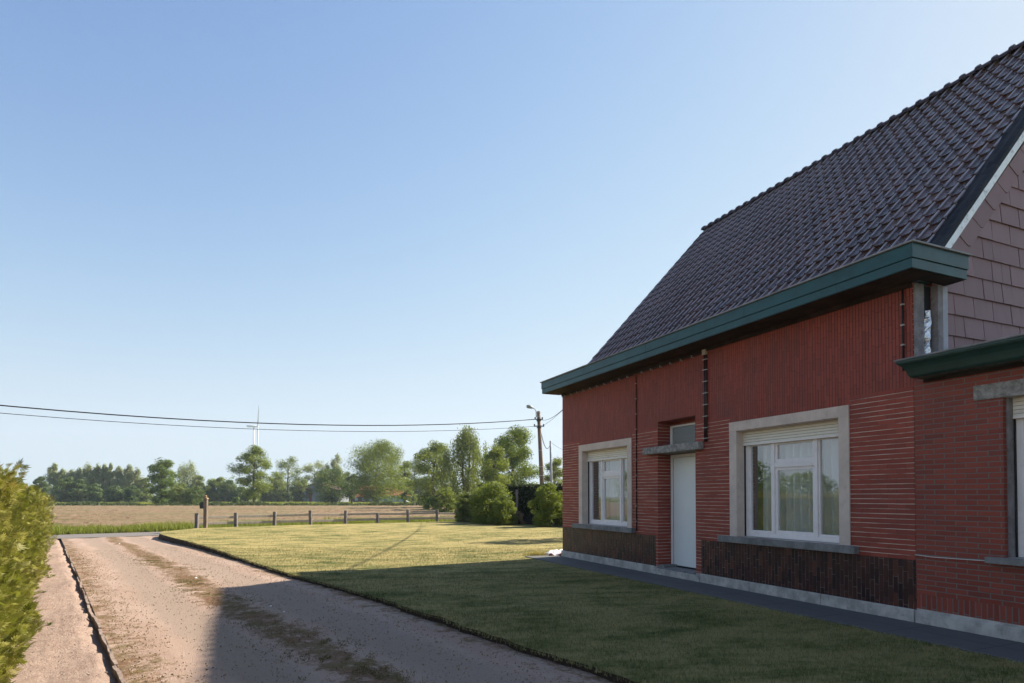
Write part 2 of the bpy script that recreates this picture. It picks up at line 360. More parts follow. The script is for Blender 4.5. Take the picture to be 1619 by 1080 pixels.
def field_mat():
    m = N('ploughed_earth', .97, .1); v = m.coord(); n = m.noise(v, 2.2, 8, .72); g = m.noise(m.scale(v, (1, .35, 1)), 2.6, 6, .8); b = m.noise(v, .06, 3)
    c = m.mix(m.ramp(n, .3, .7), (0.202, 0.132, 0.078), (0.258, 0.174, 0.106)); c = m.mix(m.math('MULTIPLY', m.ramp(g, .50, .60), .85), c, (0.084, 0.050, 0.031))
    fs = m.sep(v); rr_ = m.noise(m.comb(m.math('MULTIPLY', fs[0], .02), m.math('MULTIPLY', fs[1], .35)), 1.0, 4); c = m.mix(m.math('MULTIPLY', m.ramp(rr_, .5, .6), .6), c, (.11, .115, .04)); c = m.mix(m.math('MULTIPLY', m.ramp(b, .4, .65), .45), c, (0.202, 0.157, 0.090)); m.col(c); m.bump(g, .8, .15); return m.m
M['field'] = field_mat()
def meadow_mat():
    m = N('meadow', .95, .1); v = m.coord(); n = m.noise(v, .9, 7, .7); b = m.noise(v, .03, 4)
    c = m.mix(n, (0.081, 0.099, 0.028), (0.155, 0.167, 0.062)); c = m.mix(m.ramp(b, .45, .7), c, (0.167, 0.155, 0.068)); m.col(c); m.bump(n, .6, .2); return m.m
M['meadow'] = meadow_mat()
def slab_mat():
    m = N('pavement_slabs', .85, .25); v = m.coord(); s = m.sep(v); n = m.noise(v, 6, 6, .7); g = m.noise(v, 60, 3)
    c = m.mix(n, (.092, .086, .078), (.15, .142, .13)); jx = m.math('ABSOLUTE', m.math('SUBTRACT', m.math('FRACT', m.math('DIVIDE', s[0], .9)), .5))
    jy = m.math('ABSOLUTE', m.math('SUBTRACT', s[1], -.44))
    j = m.math('MAXIMUM', m.ramp(jx, .490, .496), m.math('SUBTRACT', 1, m.ramp(jy, .003, .008)))
    c = m.mix(m.math('MULTIPLY', j, .8), c, (.06, .055, .045)); m.col(c); m.bump(m.math('SUBTRACT', m.math('MULTIPLY', g, .3), j), .5, .006); return m.m
M['slab'] = slab_mat()
def wood_mat(name, a, b, sc=1):
    m = N(name, .85, .2); v = m.coord(); n = m.noise(m.scale(v, (12*sc, 12*sc, 1.5*sc)), 3, 5, .7); n2 = m.noise(v, 5, 4)
    m.col(m.mix(m.ramp(m.math('ADD', m.math('MULTIPLY', n, .7), m.math('MULTIPLY', n2, .3)), .35, .65), a, b)); m.bump(n, .5, .01); return m.m
M['post'] = wood_mat('weathered_post', (.10, .082, .078), (.23, .20, .185)); M['rail'] = wood_mat('weathered_rail', (.26, .215, .17), (.42, .36, .29))
M['mailpost'] = wood_mat('brown_post', (.12, .09, .068), (.23, .175, .13)); M['polewood'] = wood_mat('pole_wood', (.13, .085, .06), (.26, .18, .125), .6)
M['poleconc'] = plain('grey_pole', (.33, .33, .33), .85); M['finial'] = plain('tan_finial', (.30, .19, .10), .6)
M['bark'] = wood_mat('bark', (.045, .035, .028), (.12, .095, .075), .5); M['darkbox'] = plain('dark_mailbox', (.03, .03, .035), .5)
M['lampmetal'] = plain('lamp_metal', (.25, .28, .28), .45, .5); M['insul'] = plain('insulator_black', (.02, .02, .02), .5)
M['turbine'] = plain('turbine_white', (.62, .63, .66), .5, .4, .02, 1, 0)
M['concedge'] = plain('edging_concrete', (.25, .185, .15), .92, .2, .35, 7, .8, dirt=(.12, .075, .055))
M['darkboard'] = wood_mat('dark_boards', (.02, .018, .016), (.055, .048, .042))
M['tarp'] = plain('white_plastic', (.78, .76, .80), .35, .5, .08, 5, .3); M['redrag'] = plain('red_brown_rag', (.16, .06, .05), .8)
def leaf_mat(name, a, b, c, trans=.35, sc=.5):
    m = N(name, .55, .3); v = m.coord(); tn = m.node('ShaderNodeAttribute', attribute_name='tone').outputs['Fac']
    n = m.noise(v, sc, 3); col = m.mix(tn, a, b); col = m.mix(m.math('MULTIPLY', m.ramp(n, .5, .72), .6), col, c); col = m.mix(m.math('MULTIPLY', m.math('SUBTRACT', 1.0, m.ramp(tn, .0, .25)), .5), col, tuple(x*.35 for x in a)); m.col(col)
    tl = m.node('ShaderNodeBsdfTranslucent'); m.set(tl.inputs[0], m.mix(.5, col, (.30, .34, .03), 'MIX'))
    mx = m.node('ShaderNodeMixShader'); mx.inputs[0].default_value = trans
    m.t.links.new(m.b.outputs[0], mx.inputs[1]); m.t.links.new(tl.outputs[0], mx.inputs[2]); m.t.links.new(mx.outputs[0], m.out.inputs[0]); return m.m
M['l_deep'] = leaf_mat('leaf_deep', (.058, .108, .016), (.14, .205, .032), (.10, .15, .024), .42)
M['l_yellow'] = leaf_mat('leaf_yellow', (.085, .130, .016), (.22, .265, .038), (.18, .19, .03), .45)
M['l_silver'] = leaf_mat('leaf_silver', (.24, .27, .13), (.40, .42, .24), (.36, .34, .17), .48)
M['l_dark'] = leaf_mat('leaf_dark', (.050, .088, .032), (.11, .165, .05), (.075, .115, .034), .38)
M['l_olive'] = leaf_mat('leaf_olive', (.10, .14, .034), (.21, .245, .075), (.18, .18, .06), .45)
M['l_cypress'] = leaf_mat('leaf_cypress', (.010, .022, .008), (.030, .050, .014), (.02, .03, .01), .1)
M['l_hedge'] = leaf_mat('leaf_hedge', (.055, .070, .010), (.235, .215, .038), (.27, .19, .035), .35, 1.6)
M['l_brown'] = leaf_mat('leaf_dry', (.17, .095, .055), (.30, .20, .12), (.22, .11, .055), .2, 3)
M['l_verge'] = leaf_mat('leaf_verge', (.10, .13, .018), (.24, .25, .042), (.22, .20, .04), .42)
M['l_bank'] = leaf_mat('leaf_bank', (.022, .040, .013), (.06, .085, .026), (.04, .06, .02), .15, .2)

# ------------------------------------------------------------------ ground
def sheet(name, poly, z, mat, kind='structure'):
    b = MB(); b.add([(p[0], p[1], z) for p in poly], [tuple(range(len(poly)))]); b.keep = True
    o = b.build(name, mat); me = o.data
    if me.polygons[0].normal.z < 0: me.flip_normals()
    tag(o, kind=kind); return o
def clean(poly): return [tuple(p) for p in poly]
GZ = -.30
sheet('ground', [(-1280, -400), (1280, -400), (1280, 1480), (-1280, 1480)], GZ-.02, M['meadow'])
FD = Vector((.80, .60)); FN = Vector((-.60, .80))           # road direction and its left normal
RP = Vector((-15.9, 27.0))                                   # a point on the road's near edge
def rp(a, c): q = RP+FD*a+FN*c; return (q.x, q.y)
# driveway & strip with a gentle fall to the road
def fall(x, y): return -.07-.15*max(0, min(1, (y-13)/12))**1.0
def grid_sheet(name, x0, x1, y0, y1, st, zf, keep, mat, rough=.012):
    xs = np.arange(x0, x1+st, st); ys = np.arange(y0, y1+st, st); V = []; idx = {}
    rs = np.random.default_rng(5); 
    for j, y in enumerate(ys):
        for i, x in enumerate(xs):
            V.append((x, y, zf(x, y)+rs.normal()*rough*.3))
    nx = len(xs); Fc = []
    for j in range(len(ys)-1):
        for i in range(nx-1):
            if keep(xs[i]+st/2, ys[j]+st/2): Fc.append((j*nx+i, j*nx+i+1, (j+1)*nx+i+1, (j+1)*nx+i))
    o = npmesh(name, V, Fc, mat, smooth=True); tag(o, kind='structure'); return o
def pd(x, y): return x*ND[0]+y*ND[1]-.56                      # distance right of the edging
DD = (-.603, .797)
def aligned(name, p0, p1, stp, a0, a1, zf, mat, rough):
    ps = list(np.arange(p0, p1+1e-6, stp)); aa = np.arange(a0, a1, .25 if stp < .3 else .4); V = []; rs = np.random.default_rng(5); npn = len(ps); ok = {}
    for j_, a_ in enumerate(aa):
        for i_, p_ in enumerate(ps):
            x = s00[0]+DD[0]*a_+ND[0]*p_; y = s00[1]+DD[1]*a_+ND[1]*p_
            V.append((x, y, zf(x, y, p_, a_)+rs.normal()*rough)); ok[j_, i_] = (Vector((x, y))-RP).dot(FN) < .6
    Fc = [(j_*npn+i_, j_*npn+i_+1, (j_+1)*npn+i_+1, (j_+1)*npn+i_) for j_ in range(len(aa)-1) for i_ in range(npn-1) if ok[j_, i_]]
    o = npmesh(name, V, Fc, mat, smooth=True); tag(o, kind='structure'); return o
s00 = (-3.06, 4.97)
aligned('driveway', 0, 14, .2, -9, 34, lambda x, y, p_, a_: fall(x, y)+.008*math.sin(a_*1.1+p_)*math.sin(p_*2.3)-.012*math.exp(-((p_-.98)/.25)**2)-.012*math.exp(-((p_-2.45)/.3)**2), M['drive'], .003)
def strip_z(x, y):
    d_ = -pd(x, y); a_ = (x-s00[0])*DD[0]+(y-s00[1])*DD[1]
    wd_ = .13+.07*math.sin(a_*5.1)*math.sin(a_*2.3+1)+.05*math.sin(a_*13)
    return fall(x, y)-.008-.085*max(0.0, min(1.0, 1-(d_-.03)/max(.05, wd_)))+.010*math.sin(d_*7+a_*1.7)
ps_ = None
aligned('sand_strip', -1.2, .04, .031, -9, 34, lambda x, y, p_, a_: strip_z(x, y), M['strip'], .004)
aligned('sand_verge', -40, -1.19, .4, -9, 34, lambda x, y, p_, a_: fall(x, y)-.008, M['strip'], .005)
sheet('road', [rp(-70, 0), rp(120, 0), rp(120, 3.3), rp(-70, 3.3)], -.21, M['road'])
sheet('grass_verge', [rp(-70, 3.2), rp(140, 3.2), rp(140, 6.2), rp(-70, 6.2)], -.235, M['meadow'])
# ploughed field: furrowed mesh
def field():
    V = []; nx = 420; ys = np.concatenate([np.arange(28, 60, .4), np.arange(60, 119, 1.0)]); rs = np.random.default_rng(3)
    xs = np.linspace(-120, 60, nx); Fc = []
    for y in ys:
        for x in xs:
            c = (Vector((x, y))-RP).dot(FN)
            z = GZ+.05+.05*math.sin((y*1.0-x*.12)*2*math.pi/1.5)+rs.normal()*.03
            V.append((x, y, z))
    for j in range(len(ys)-1):
        for i in range(nx-1):
            x = (xs[i]+xs[i+1])/2; y = ys[j]
            if (Vector((x, y))-RP).dot(FN) > 5.9: Fc.append((j*nx+i, j*nx+i+1, (j+1)*nx+i+1, (j+1)*nx+i))
    o = npmesh('ploughed_field', V, Fc, M['field']); tag(o, kind='structure')
field()
# lawn: raised slab with a cut soil edge along the drive
edge_px = [(1060, 1095), (1005, 1076.7), (962, 1063.7), (919, 1048.6), (875.6, 1035.6), (832, 1022.7), (789, 1006.7), (746, 994.6), (702.7, 977), (659.4, 966.5), (616, 949.5), (573, 938),
           (529.7, 926), (486.5, 915), (443, 902.5), (400, 888.6), (341, 868), (301, 856.8), (272.7, 850), (252, 844), (256, 840.5), (285, 837.8), (311, 835.2), (373, 833), (434, 831), (491, 829.6), (546, 828.3), (597, 827), (645, 826), (691, 825), (721, 824.7), (775, 827.6), (834, 829.6), (889, 831.5)]
EL = [G(*p) for p in edge_px]
e0 = Vector(EL[0]); dd = (Vector(EL[0])-Vector(EL[3])).normalized()
EL = [tuple(e0+dd*6)]+EL
# smooth subdivision with jitter on the drive side
pts = []
for i in range(len(EL)-1):
    a, b = Vector(EL[i]), Vector(EL[i+1]); n = max(1, int((b-a).length/(.12 if i < 18 else .6)))
    for k in range(n):
        p = a.lerp(b, k/n)
        if i < 18: p += Vector((ND[0], ND[1]))*random.gauss(0, .012)
        pts.append(p)
pts.append(Vector(EL[-1]))
ndrive = sum(1 for p in pts if p.y < 24)
LAWN = [tuple(p) for p in pts]+[(14, 27), (22, 20), (22, -4)]
b = MB(); n = len(LAWN)
b.add([(p[0], p[1], 0) for p in LAWN], [tuple(range(n))]); b.keep = True
lo = b.build('lawn', M['lawn']); 
if lo.data.polygons[0].normal.z < 0: lo.data.flip_normals()
tag(lo, kind='structure')
b = MB()
for i in range(len(pts)-1):
    a, c = pts[i], pts[i+1]; of = Vector((-ND[0], -ND[1]))*.05
    b.add([(a.x, a.y, -.003), (c.x, c.y, -.003), (c.x+of.x*random.uniform(.4, 1.6), c.y+of.y, -.35), (a.x+of.x*random.uniform(.4, 1.6), a.y+of.y, -.35)], [(0, 1, 2, 3)])
tag(b.build('lawn_edge', M['soil']), kind='structure')

def inpoly(P, poly):
    x, y = P[:, 0], P[:, 1]; r = np.zeros(len(P), bool); j = len(poly)-1
    for i in range(len(poly)):
        xi, yi = poly[i]; xj, yj = poly[j]
        c = ((yi > y) != (yj > y)) & (x < (xj-xi)*(y-yi)/((yj-yi)+1e-12)+xi); r ^= c; j = i
    return r
C0 = Vector((1.2597, 15.3976)); HU = Vector((.4, -.9165)).normalized(); HN = Vector((-HU.y, HU.x))
def blades(name, P, z, h, wd, mat, lean=.5, tone=None, label=None, cat='grass', bend=False):
    n = len(P); ang = RNG.uniform(0, 2*np.pi, n); hh = h*RNG.uniform(.5, 1.3, n); wd = wd*RNG.uniform(.6, 1.3, n)
    z = np.broadcast_to(z, n)
    la = RNG.uniform(0, 2*np.pi, n); lr = hh*lean*RNG.uniform(0, 1, n)
    V = np.zeros((n, 3, 3)); 
    V[:, 0, 0] = P[:, 0]-np.cos(ang)*wd/2; V[:, 0, 1] = P[:, 1]-np.sin(ang)*wd/2; V[:, 0, 2] = z
    V[:, 1, 0] = P[:, 0]+np.cos(ang)*wd/2; V[:, 1, 1] = P[:, 1]+np.sin(ang)*wd/2; V[:, 1, 2] = z
    V[:, 2, 0] = P[:, 0]+np.cos(la)*lr; V[:, 2, 1] = P[:, 1]+np.sin(la)*lr; V[:, 2, 2] = z+hh
    Fc = np.arange(3*n).reshape(n, 3); t = np.repeat(RNG.uniform(0, 1, n) if tone is None else tone, 3)
    o = npmesh(name, V.reshape(-1, 3), Fc, mat, attr=t); tag(o, label, cat, kind='stuff'); return o
# short lawn blades, dense near the camera
def lawn_blades():
    out = []
    for (y0, y1, dens) in ((3.5, 8, 2600), (8, 12, 1500), (12, 18, 500), (18, 28, 120)):
        n = int((y1-y0)*20*dens); P = np.stack([RNG.uniform(-14, 6, n), RNG.uniform(y0, y1, n)], 1)
        P = P[inpoly(P, LAWN)]
        s = (P[:, 0]-C0.x)*HN.x+(P[:, 1]-C0.y)*HN.y; t = (P[:, 0]-C0.x)*HU.x+(P[:, 1]-C0.y)*HU.y
        P = P[~((s > -.87) & (t > -.35))]
        P = P[(np.abs(P[:, 0]/P[:, 1]) < .9)]
        out.append(P)
    P = np.concatenate(out); print('lawn blades', len(P))
    blades('lawn_grass', P, -.002, .034, .007, M['blade'], .9, label='short mown grass of the lawn in front of the brick house')
    q = []
    for p in pts:
        if p.y < 24:
            k = 26 if p.y < 12 else 14
            q.append(np.stack([RNG.normal(p.x-.01, .03, k), RNG.normal(p.y-.01, .03, k)], 1))
    q = np.concatenate(q); blades('lawn_edge_grass', q, -.02, .05, .008, M['blade'], 1.1, label='ragged grass fringe overhanging the cut edge beside the driveway')
lawn_blades()
# verge grass
n = 60000; a = RNG.uniform(-14, 52, n); c = RNG.uniform(3.1, 6.4, n)
cl = (np.sin(a*1.3)+np.sin(a*3.1+1+c)+np.sin(a*.74+c*2))/3
P = np.stack([RP.x+FD.x*a+FN.x*c, RP.y+FD.y*a+FN.y*c], 1)
blades('verge_grass', P, -.24, .34+.14*cl, .05, M['l_verge'], .8, tone=np.clip(.5+.3*cl+RNG.normal(0, .2, n), 0, 1), label='long bright green grass between the road and the ploughed field')
n = 9000; a = RNG.uniform(-14, 52, n); c = RNG.uniform(5.5, 9, n); P = np.stack([RP.x+FD.x*a+FN.x*c, RP.y+FD.y*a+FN.y*c], 1)
keep = np.sin(P[:, 0]*.9)+np.sin(P[:, 1]*1.7) > .5
blades('field_weeds', P[keep], -.24, .16, .05, M['l_verge'], .8, label='sparse green weeds on the near margin of the ploughed field')
# dark bank behind the field
n = 46000; x = RNG.uniform(-115, 10, n); y = 119+RNG.normal(0, .9, n)
hgt = .48+.16*np.sin(x*.21)+.14*np.sin(x*.77+2)+.12*np.sin(x*2.3)
blades('bank_grass', np.stack([x, y], 1), GZ-.02, np.clip(hgt, .2, 1.0), .20, M['l_bank'], .7, label='dark strip of rank grass on the ditch bank behind the ploughed field')
n = 26000; x = RNG.uniform(-200, 40, n); y = RNG.uniform(121, 190, n)
blades('meadow_grass', np.stack([x, y], 1), GZ-.02, .28, .35, M['l_verge'], .9, tone=RNG.uniform(.5, 1, n), label='pale green meadow grass in front of the far tree row')

# ------------------------------------------------------------------ foliage generators
def leaves(centers, radii, count, size, squash=.8, shell=.5, droop=0.0, aspect=.6):
    """leaf quads scattered through many small clumps"""
    k = RNG.integers(0, len(centers), count); c = np.asarray(centers)[k]; r = np.asarray(radii)[k]
    d = RNG.normal(size=(count, 3)); d /= np.linalg.norm(d, axis=1)[:, None]+1e-9
    rad = RNG.uniform(0, 1, count)**shell
    p = c+d*(r*rad)[:, None]*np.array([1, 1, squash])
    p[:, 2] -= droop*RNG.uniform(0, 1, count)*r
    nrm = d*1.1+RNG.normal(size=(count, 3))*.42; nrm /= np.linalg.norm(nrm, axis=1)[:, None]+1e-9
    a = np.cross(nrm, RNG.normal(size=(count, 3))); a /= np.linalg.norm(a, axis=1)[:, None]+1e-9
    if droop > 0: a = a*.35+np.array([0, 0, -1.0]); a /= np.linalg.norm(a, axis=1)[:, None]
    b = np.cross(nrm, a); b /= np.linalg.norm(b, axis=1)[:, None]+1e-9
    s = size*RNG.uniform(.6, 1.35, count)
    V = np.zeros((count, 4, 3)); L = a*s[:, None]*.5; W = b*(s*aspect)[:, None]*.5
    V[:, 0] = p-L; V[:, 1] = p+W*.9-L*.1; V[:, 2] = p+L; V[:, 3] = p-W*.9-L*.1
    tone = np.clip(np.repeat((np.sin(k*12.9898)*.5+.5)*.65+RNG.uniform(0, .35, count), 4), 0, 1)
    return V.reshape(-1, 3), np.arange(4*count).reshape(count, 4), tone
def crown_clumps(H, h0, W, kind, n):
    """clump centres of a crown of width W between h0 and H"""
    C = []; Rr = []
    lob = RNG.uniform(0, 2*math.pi, 6)
    for i in range(n):
        for _ in range(30):
            u = min(1, max(0, (i*.618034) % 1+RNG.uniform(-.03, .03))); th = i*2.39996*1.37+RNG.uniform(-.5, .5)
            if kind == 'round': prof = math.sin(math.pi*min(1, (u*.86+.10)))**.62
            elif kind == 'column': prof = (math.sin(math.pi*min(1, u*.9+.08))**.5)*(1-.35*u)
            elif kind == 'weep': prof = math.sin(math.pi*min(1, u*.82+.16))**.7*(1-.25*u)
            elif kind == 'loose': prof = math.sin(math.pi*min(1, u*.88+.08))**.8*(.75+.25*math.sin(th*3+lob[0]))
            elif kind == 'dome': prof = math.sqrt(max(0, 1-(max(0, u-.35)/.66)**2))
            prof *= 1+.16*math.sin(2*th+lob[1]+4*u)+.12*math.sin(5*th+lob[2]-7*u)
            rr = W/2*prof*math.sqrt(RNG.uniform(.12, 1))*.93
            break
        C.append((rr*math.cos(th), rr*math.sin(th), h0+u*(H-h0)))
        Rr.append(RNG.uniform(*{'column': (.10, .19), 'weep': (.05, .11), 'loose': (.08, .17)}.get(kind, (.14, .24)))*W)
    return np.array(C), np.array(Rr)
def make_tree(name, loc, H, W, h0, kind, mat, nclump, nleaf, leafsize, trunk_r=None, bark='bark', droop=0.0, stems=1, crown_name='crown', trunk=True):
    t = empty(name, loc); C, Rr = crown_clumps(H-.06*H, h0, W*.92, kind, nclump)
    C[:, 2] = np.minimum(C[:, 2], H-Rr*.6)
    b = MB(); tr = trunk_r or H*.022
    for s_ in range(stems):
        ox = (s_-(stems-1)/2)*W*.12
        top = H*.8; path = [(ox*.3, 0, -.05)]+[(ox*(.3+.7*q)+RNG.normal()*W*.012, RNG.normal()*W*.012, top*q) for q in (.15, .3, .5, .75, 1)]
        b.tube(path, [tr*1.35, tr*1.05, tr*.9, tr*.7, tr*.4, tr*.12], 7)
    for i in range(min(len(C), 16)):
        c = C[i]; z0 = max(h0*.6, min(H*.65, c[2]-.35*math.hypot(c[0], c[1])-.05*H)); 
        mid = (c[0]*.45, c[1]*.45, z0+(c[2]-z0)*.35)
        b.tube([(0, 0, z0), mid, tuple(c)], [tr*.42, tr*.26, tr*.06], 5)
    if trunk: b.build('trunk', M[bark], t, smooth=True)
    V, Fc, tn = leaves(C, Rr, nleaf, leafsize, 1.9 if kind == 'column' else (.8 if kind != 'weep' else 1.0), (.42 if kind != 'weep' else .6), droop)
    V[:, 2] = np.maximum(V[:, 2], .05)
    npmesh(crown_name, V, Fc, M[mat], t, attr=tn)
    return t
def place_tree(px, base_py, top_py, half_px, kind, mat, label, cat='tree', group=None, ncl=60, nl=5000, leaf=.45, h0f=.18, droop=0., stems=1, name='tree', Y=None, gz=GZ):
    if Y is None: X, Y = G(px, base_py, gz)
    else: X = XatY(px, Y)
    H = ZatY(top_py, Y)-gz; W = 2*half_px/F*Y
    t = make_tree(name, (X, Y, gz), H, W, H*h0f, kind, M and mat, ncl, nl, leaf, droop=droop, stems=stems)
    tag(t, label, cat, group); return t
GB = 'trees along the far side of the fields'
# far willow / poplar row on the left
far = [(84, 733, 11, 'column', 'l_silver', 'tall pale willow, leftmost of the silvery row beyond the hedge end'),
       (97, 741, 9, 'column', 'l_silver', 'pale thin willow just right of the leftmost tall one'),
       (111, 744, 12, 'column', 'l_silver', 'silvery willow behind the dark round tree on the left'),
       (124, 741, 10, 'column', 'l_silver', 'silvery willow standing right of the dark round tree'),
       (137, 735, 13, 'column', 'l_silver', 'broad silvery willow in the middle of the far left row'),
       (152, 736, 11, 'column', 'l_olive', 'olive green willow in the middle of the far left row'),
       (163, 735, 10, 'column', 'l_silver', 'slim willow left of the tallest spire in the far row'),
       (173, 731, 8, 'column', 'l_silver', 'tallest narrow willow spire of the far left row'),
       (186, 737, 11, 'column', 'l_silver', 'pale willow right of the tallest spire in the far row'),
       (202, 736, 12, 'column', 'l_silver', 'wide pale willow near the right end of the far row'),
       (215, 741, 11, 'column', 'l_silver', 'last tall pale willow before the dense green tree'),
       (228, 755, 10, 'round', 'l_olive', 'low dull green tree closing the far row beside the dense green tree')]
for (px, ty, hw, kd, mt, lb) in far:
    place_tree(px, 794, ty, hw*1.3, kd, mt, lb, group=GB, ncl=44, nl=8000, leaf=.38, h0f=.05, name='willow')
for (px, ty, hw, lb) in [(63, 752, 13, 'dark round tree at the left end of the far row, next to the hedge'), (104, 753, 16, 'broad dark tree in front of the silvery willows'),
                         (124, 757, 12, 'small dark tree right of the broad dark one in the willow row'), (150, 765, 13, 'dark low tree under the middle of the willow row'), (180, 768, 14, 'dark low tree under the tallest willow spire'), (208, 768, 13, 'dark low tree under the right half of the willow row')]:
    place_tree(px, 795, ty, hw, 'round', 'l_dark', lb, group=GB, ncl=44, nl=6000, leaf=.40, h0f=.06)
mids = [(296, 794, 733, 17, 'column', 'l_silver', 'pale silvery tree behind the dense green tree and bushes', 'tree'),
        (313, 794, 752, 10, 'round', 'l_olive', 'thin olive tree right of the pale silvery tree', 'tree'),
        (343, 794, 754, 11, 'round', 'l_yellow', 'small light green tree between the brown post and the loose walnut-like tree', 'tree'),
        (332, 794, 766, 8, 'round', 'l_dark', 'tiny dark tree above the wooden post with the mailbox', 'tree'),
        (360, 794, 759, 12, 'round', 'l_dark', 'dark low tree just left of the tree under the wind turbine', 'tree'),
        (378, 794, 770, 11, 'round', 'l_dark', 'low dark tree behind the left half of the tree under the wind turbine', 'tree'),
        (424, 794, 766, 14, 'round', 'l_olive', 'dull low tree behind the right half of the tree under the wind turbine', 'tree'),
        (455, 793, 721, 18, 'round', 'l_olive', 'tall airy greyish tree left of the barn', 'tree'),
        (438, 794, 752, 12, 'round', 'l_olive', 'grey green tree between the tree under the turbine and the tall airy tree', 'tree'),
        (476, 794, 758, 12, 'round', 'l_olive', 'low dull green tree right behind the barn roof', 'tree'),
        (497, 793, 728, 16, 'round', 'l_silver', 'airy pale tree rising behind the barn ridge', 'tree'),
        (516, 793, 736, 12, 'column', 'l_silver', 'slim pale tree right of the airy tree behind the barn', 'tree'),
        (531, 793, 718, 11, 'column', 'l_silver', 'tall slender silvery poplar left of the big spreading tree', 'poplar'),
        (546, 793, 745, 10, 'round', 'l_olive', 'low tree between the silvery poplar and the big spreading tree', 'tree'),
        (575, 793, 758, 16, 'round', 'l_dark', 'dark tree showing behind the left half of the big spreading tree', 'tree'),
        (632, 793, 750, 16, 'round', 'l_dark', 'dark tree showing behind the right edge of the big spreading tree', 'tree'),
        (655, 793, 722, 18, 'round', 'l_dark', 'bluish dark tree between the big spreading tree and the yellow green one', 'tree'),
        (668, 793, 752, 16, 'round', 'l_dark', 'low dark tree below the gap left of the yellow green tree', 'tree')]
for (px, by, ty, hw, kd, mt, lb, cat) in mids:
    place_tree(px, by, ty, hw*1.5, kd, mt, lb, cat, GB, 48, 9000, .38, .05, name='poplar' if cat == 'poplar' else 'tree')
# the far wood that closes the view behind the single trees: nobody could count its trunks
cc = []; rr = []
for k in range(420):
    X_ = RNG.uniform(-205, 10); Y_ = RNG.uniform(222, 250); zt_ = 6.2+2.2*math.sin(X_*.11)+1.6*math.sin(X_*.37+1)+RNG.uniform(-1.5, 1.2)
    for q_ in (.12, .45, .78): cc.append((X_+RNG.normal()*1.2, Y_, zt_*q_)); rr.append(RNG.uniform(1.5, 2.6))
V, Fc, tn = leaves(cc, rr, 60000, .5, .8, .5); V[:, 2] = np.maximum(V[:, 2], GZ)
o = npmesh('far_wood', V, Fc, M['l_dark'], attr=tn); tag(o, 'low dark wood closing the view behind the single trees and the barn', 'wood', kind='stuff')
# nearer individual trees
place_tree(256, 798.5, 725, 23, 'round', 'l_deep', 'dense bright green tree standing alone left of the bushes behind the field', ncl=60, nl=20000, leaf=.26, h0f=.06, name='dense_tree')
place_tree(284, 799, 764, 19, 'dome', 'l_olive', 'yellowish bush at the foot of the dense green tree', 'bush', ncl=50, nl=5000, leaf=.28, h0f=.03, name='bush')
place_tree(308, 799, 768, 15, 'dome', 'l_dark', 'dark twiggy bush left of the wooden mailbox post, behind the field', 'bush', ncl=40, nl=3000, leaf=.26, h0f=.05, name='bush')
place_tree(375, 799, 786, 8, 'dome', 'l_dark', 'small dark bush at the foot of the tree under the wind turbine', 'bush', ncl=25, nl=1500, leaf=.26, h0f=.02, name='bush')
place_tree(401, 798, 704, 42, 'loose', 'l_yellow', 'loose yellowish green tree with a bare trunk in front of the wind turbine', ncl=80, nl=20000, leaf=.27, h0f=.14, name='loose_tree')
place_tree(525, 796.5, 739, 31, 'round', 'l_dark', 'dark spreading tree standing before the barn', ncl=60, nl=14000, leaf=.3, h0f=.10, name='dark_tree')
place_tree(556, 796.5, 748, 14, 'round', 'l_dark', 'dark tree touching the left side of the big spreading tree', ncl=50, nl=5000, leaf=.3, h0f=.22, name='dark_tree')
place_tree(597, 797.5, 697, 53, 'round', 'l_yellow', 'biggest broad spreading tree, standing before the red roofed farmhouse', ncl=85, nl=42000, leaf=.27, h0f=.13, name='spreading_tree')
place_tree(640, 797, 728, 17, 'round', 'l_yellow', 'lower light green tree against the right flank of the big spreading tree', ncl=60, nl=7000, leaf=.3, h0f=.12, name='tree')
place_tree(651, 799, 776, 11, 'dome', 'l_olive', 'small round bush in the meadow right of the big spreading tree', 'bush', ncl=24, nl=1500, leaf=.26, h0f=.02, name='bush')
place_tree(686, 803, 697, 38, 'round', 'l_yellow', 'yellow green tree left of the weeping birch', ncl=64, nl=20000, leaf=.25, h0f=.07, name='tree')
place_tree(737, 806, 667, 56, 'weep', 'l_olive', 'tall weeping birch with hanging greyish twigs', 'birch', ncl=230, nl=26000, leaf=.20, h0f=.12, droop=3.6, stems=2, name='weeping_birch')
place_tree(812, 808, 674, 46, 'round', 'l_deep', 'large full green tree left of the utility pole', ncl=75, nl=34000, leaf=.20, h0f=.06, name='broad_tree')
place_tree(782, 810, 702, 27, 'round', 'l_yellow', 'lighter green tree between the weeping birch and the large full tree', ncl=90, nl=14000, leaf=.19, h0f=.08, name='tree')
place_tree(878, 806, 722, 22, 'round', 'l_olive', 'brownish green tree behind the grey pole at the house corner', ncl=70, nl=9000, leaf=.2, h0f=.1, name='tree')
place_tree(706, 812, 770, 16, 'dome', 'l_yellow', 'low bright bush under the weeping birch', 'bush', ncl=40, nl=5000, leaf=.16, h0f=.02, name='bush')
place_tree(683, 806, 786, 15, 'dome', 'l_deep', 'low wild green bush at the field corner under the yellow green tree', 'bush', ncl=30, nl=3000, leaf=.18, h0f=.02, name='bush')

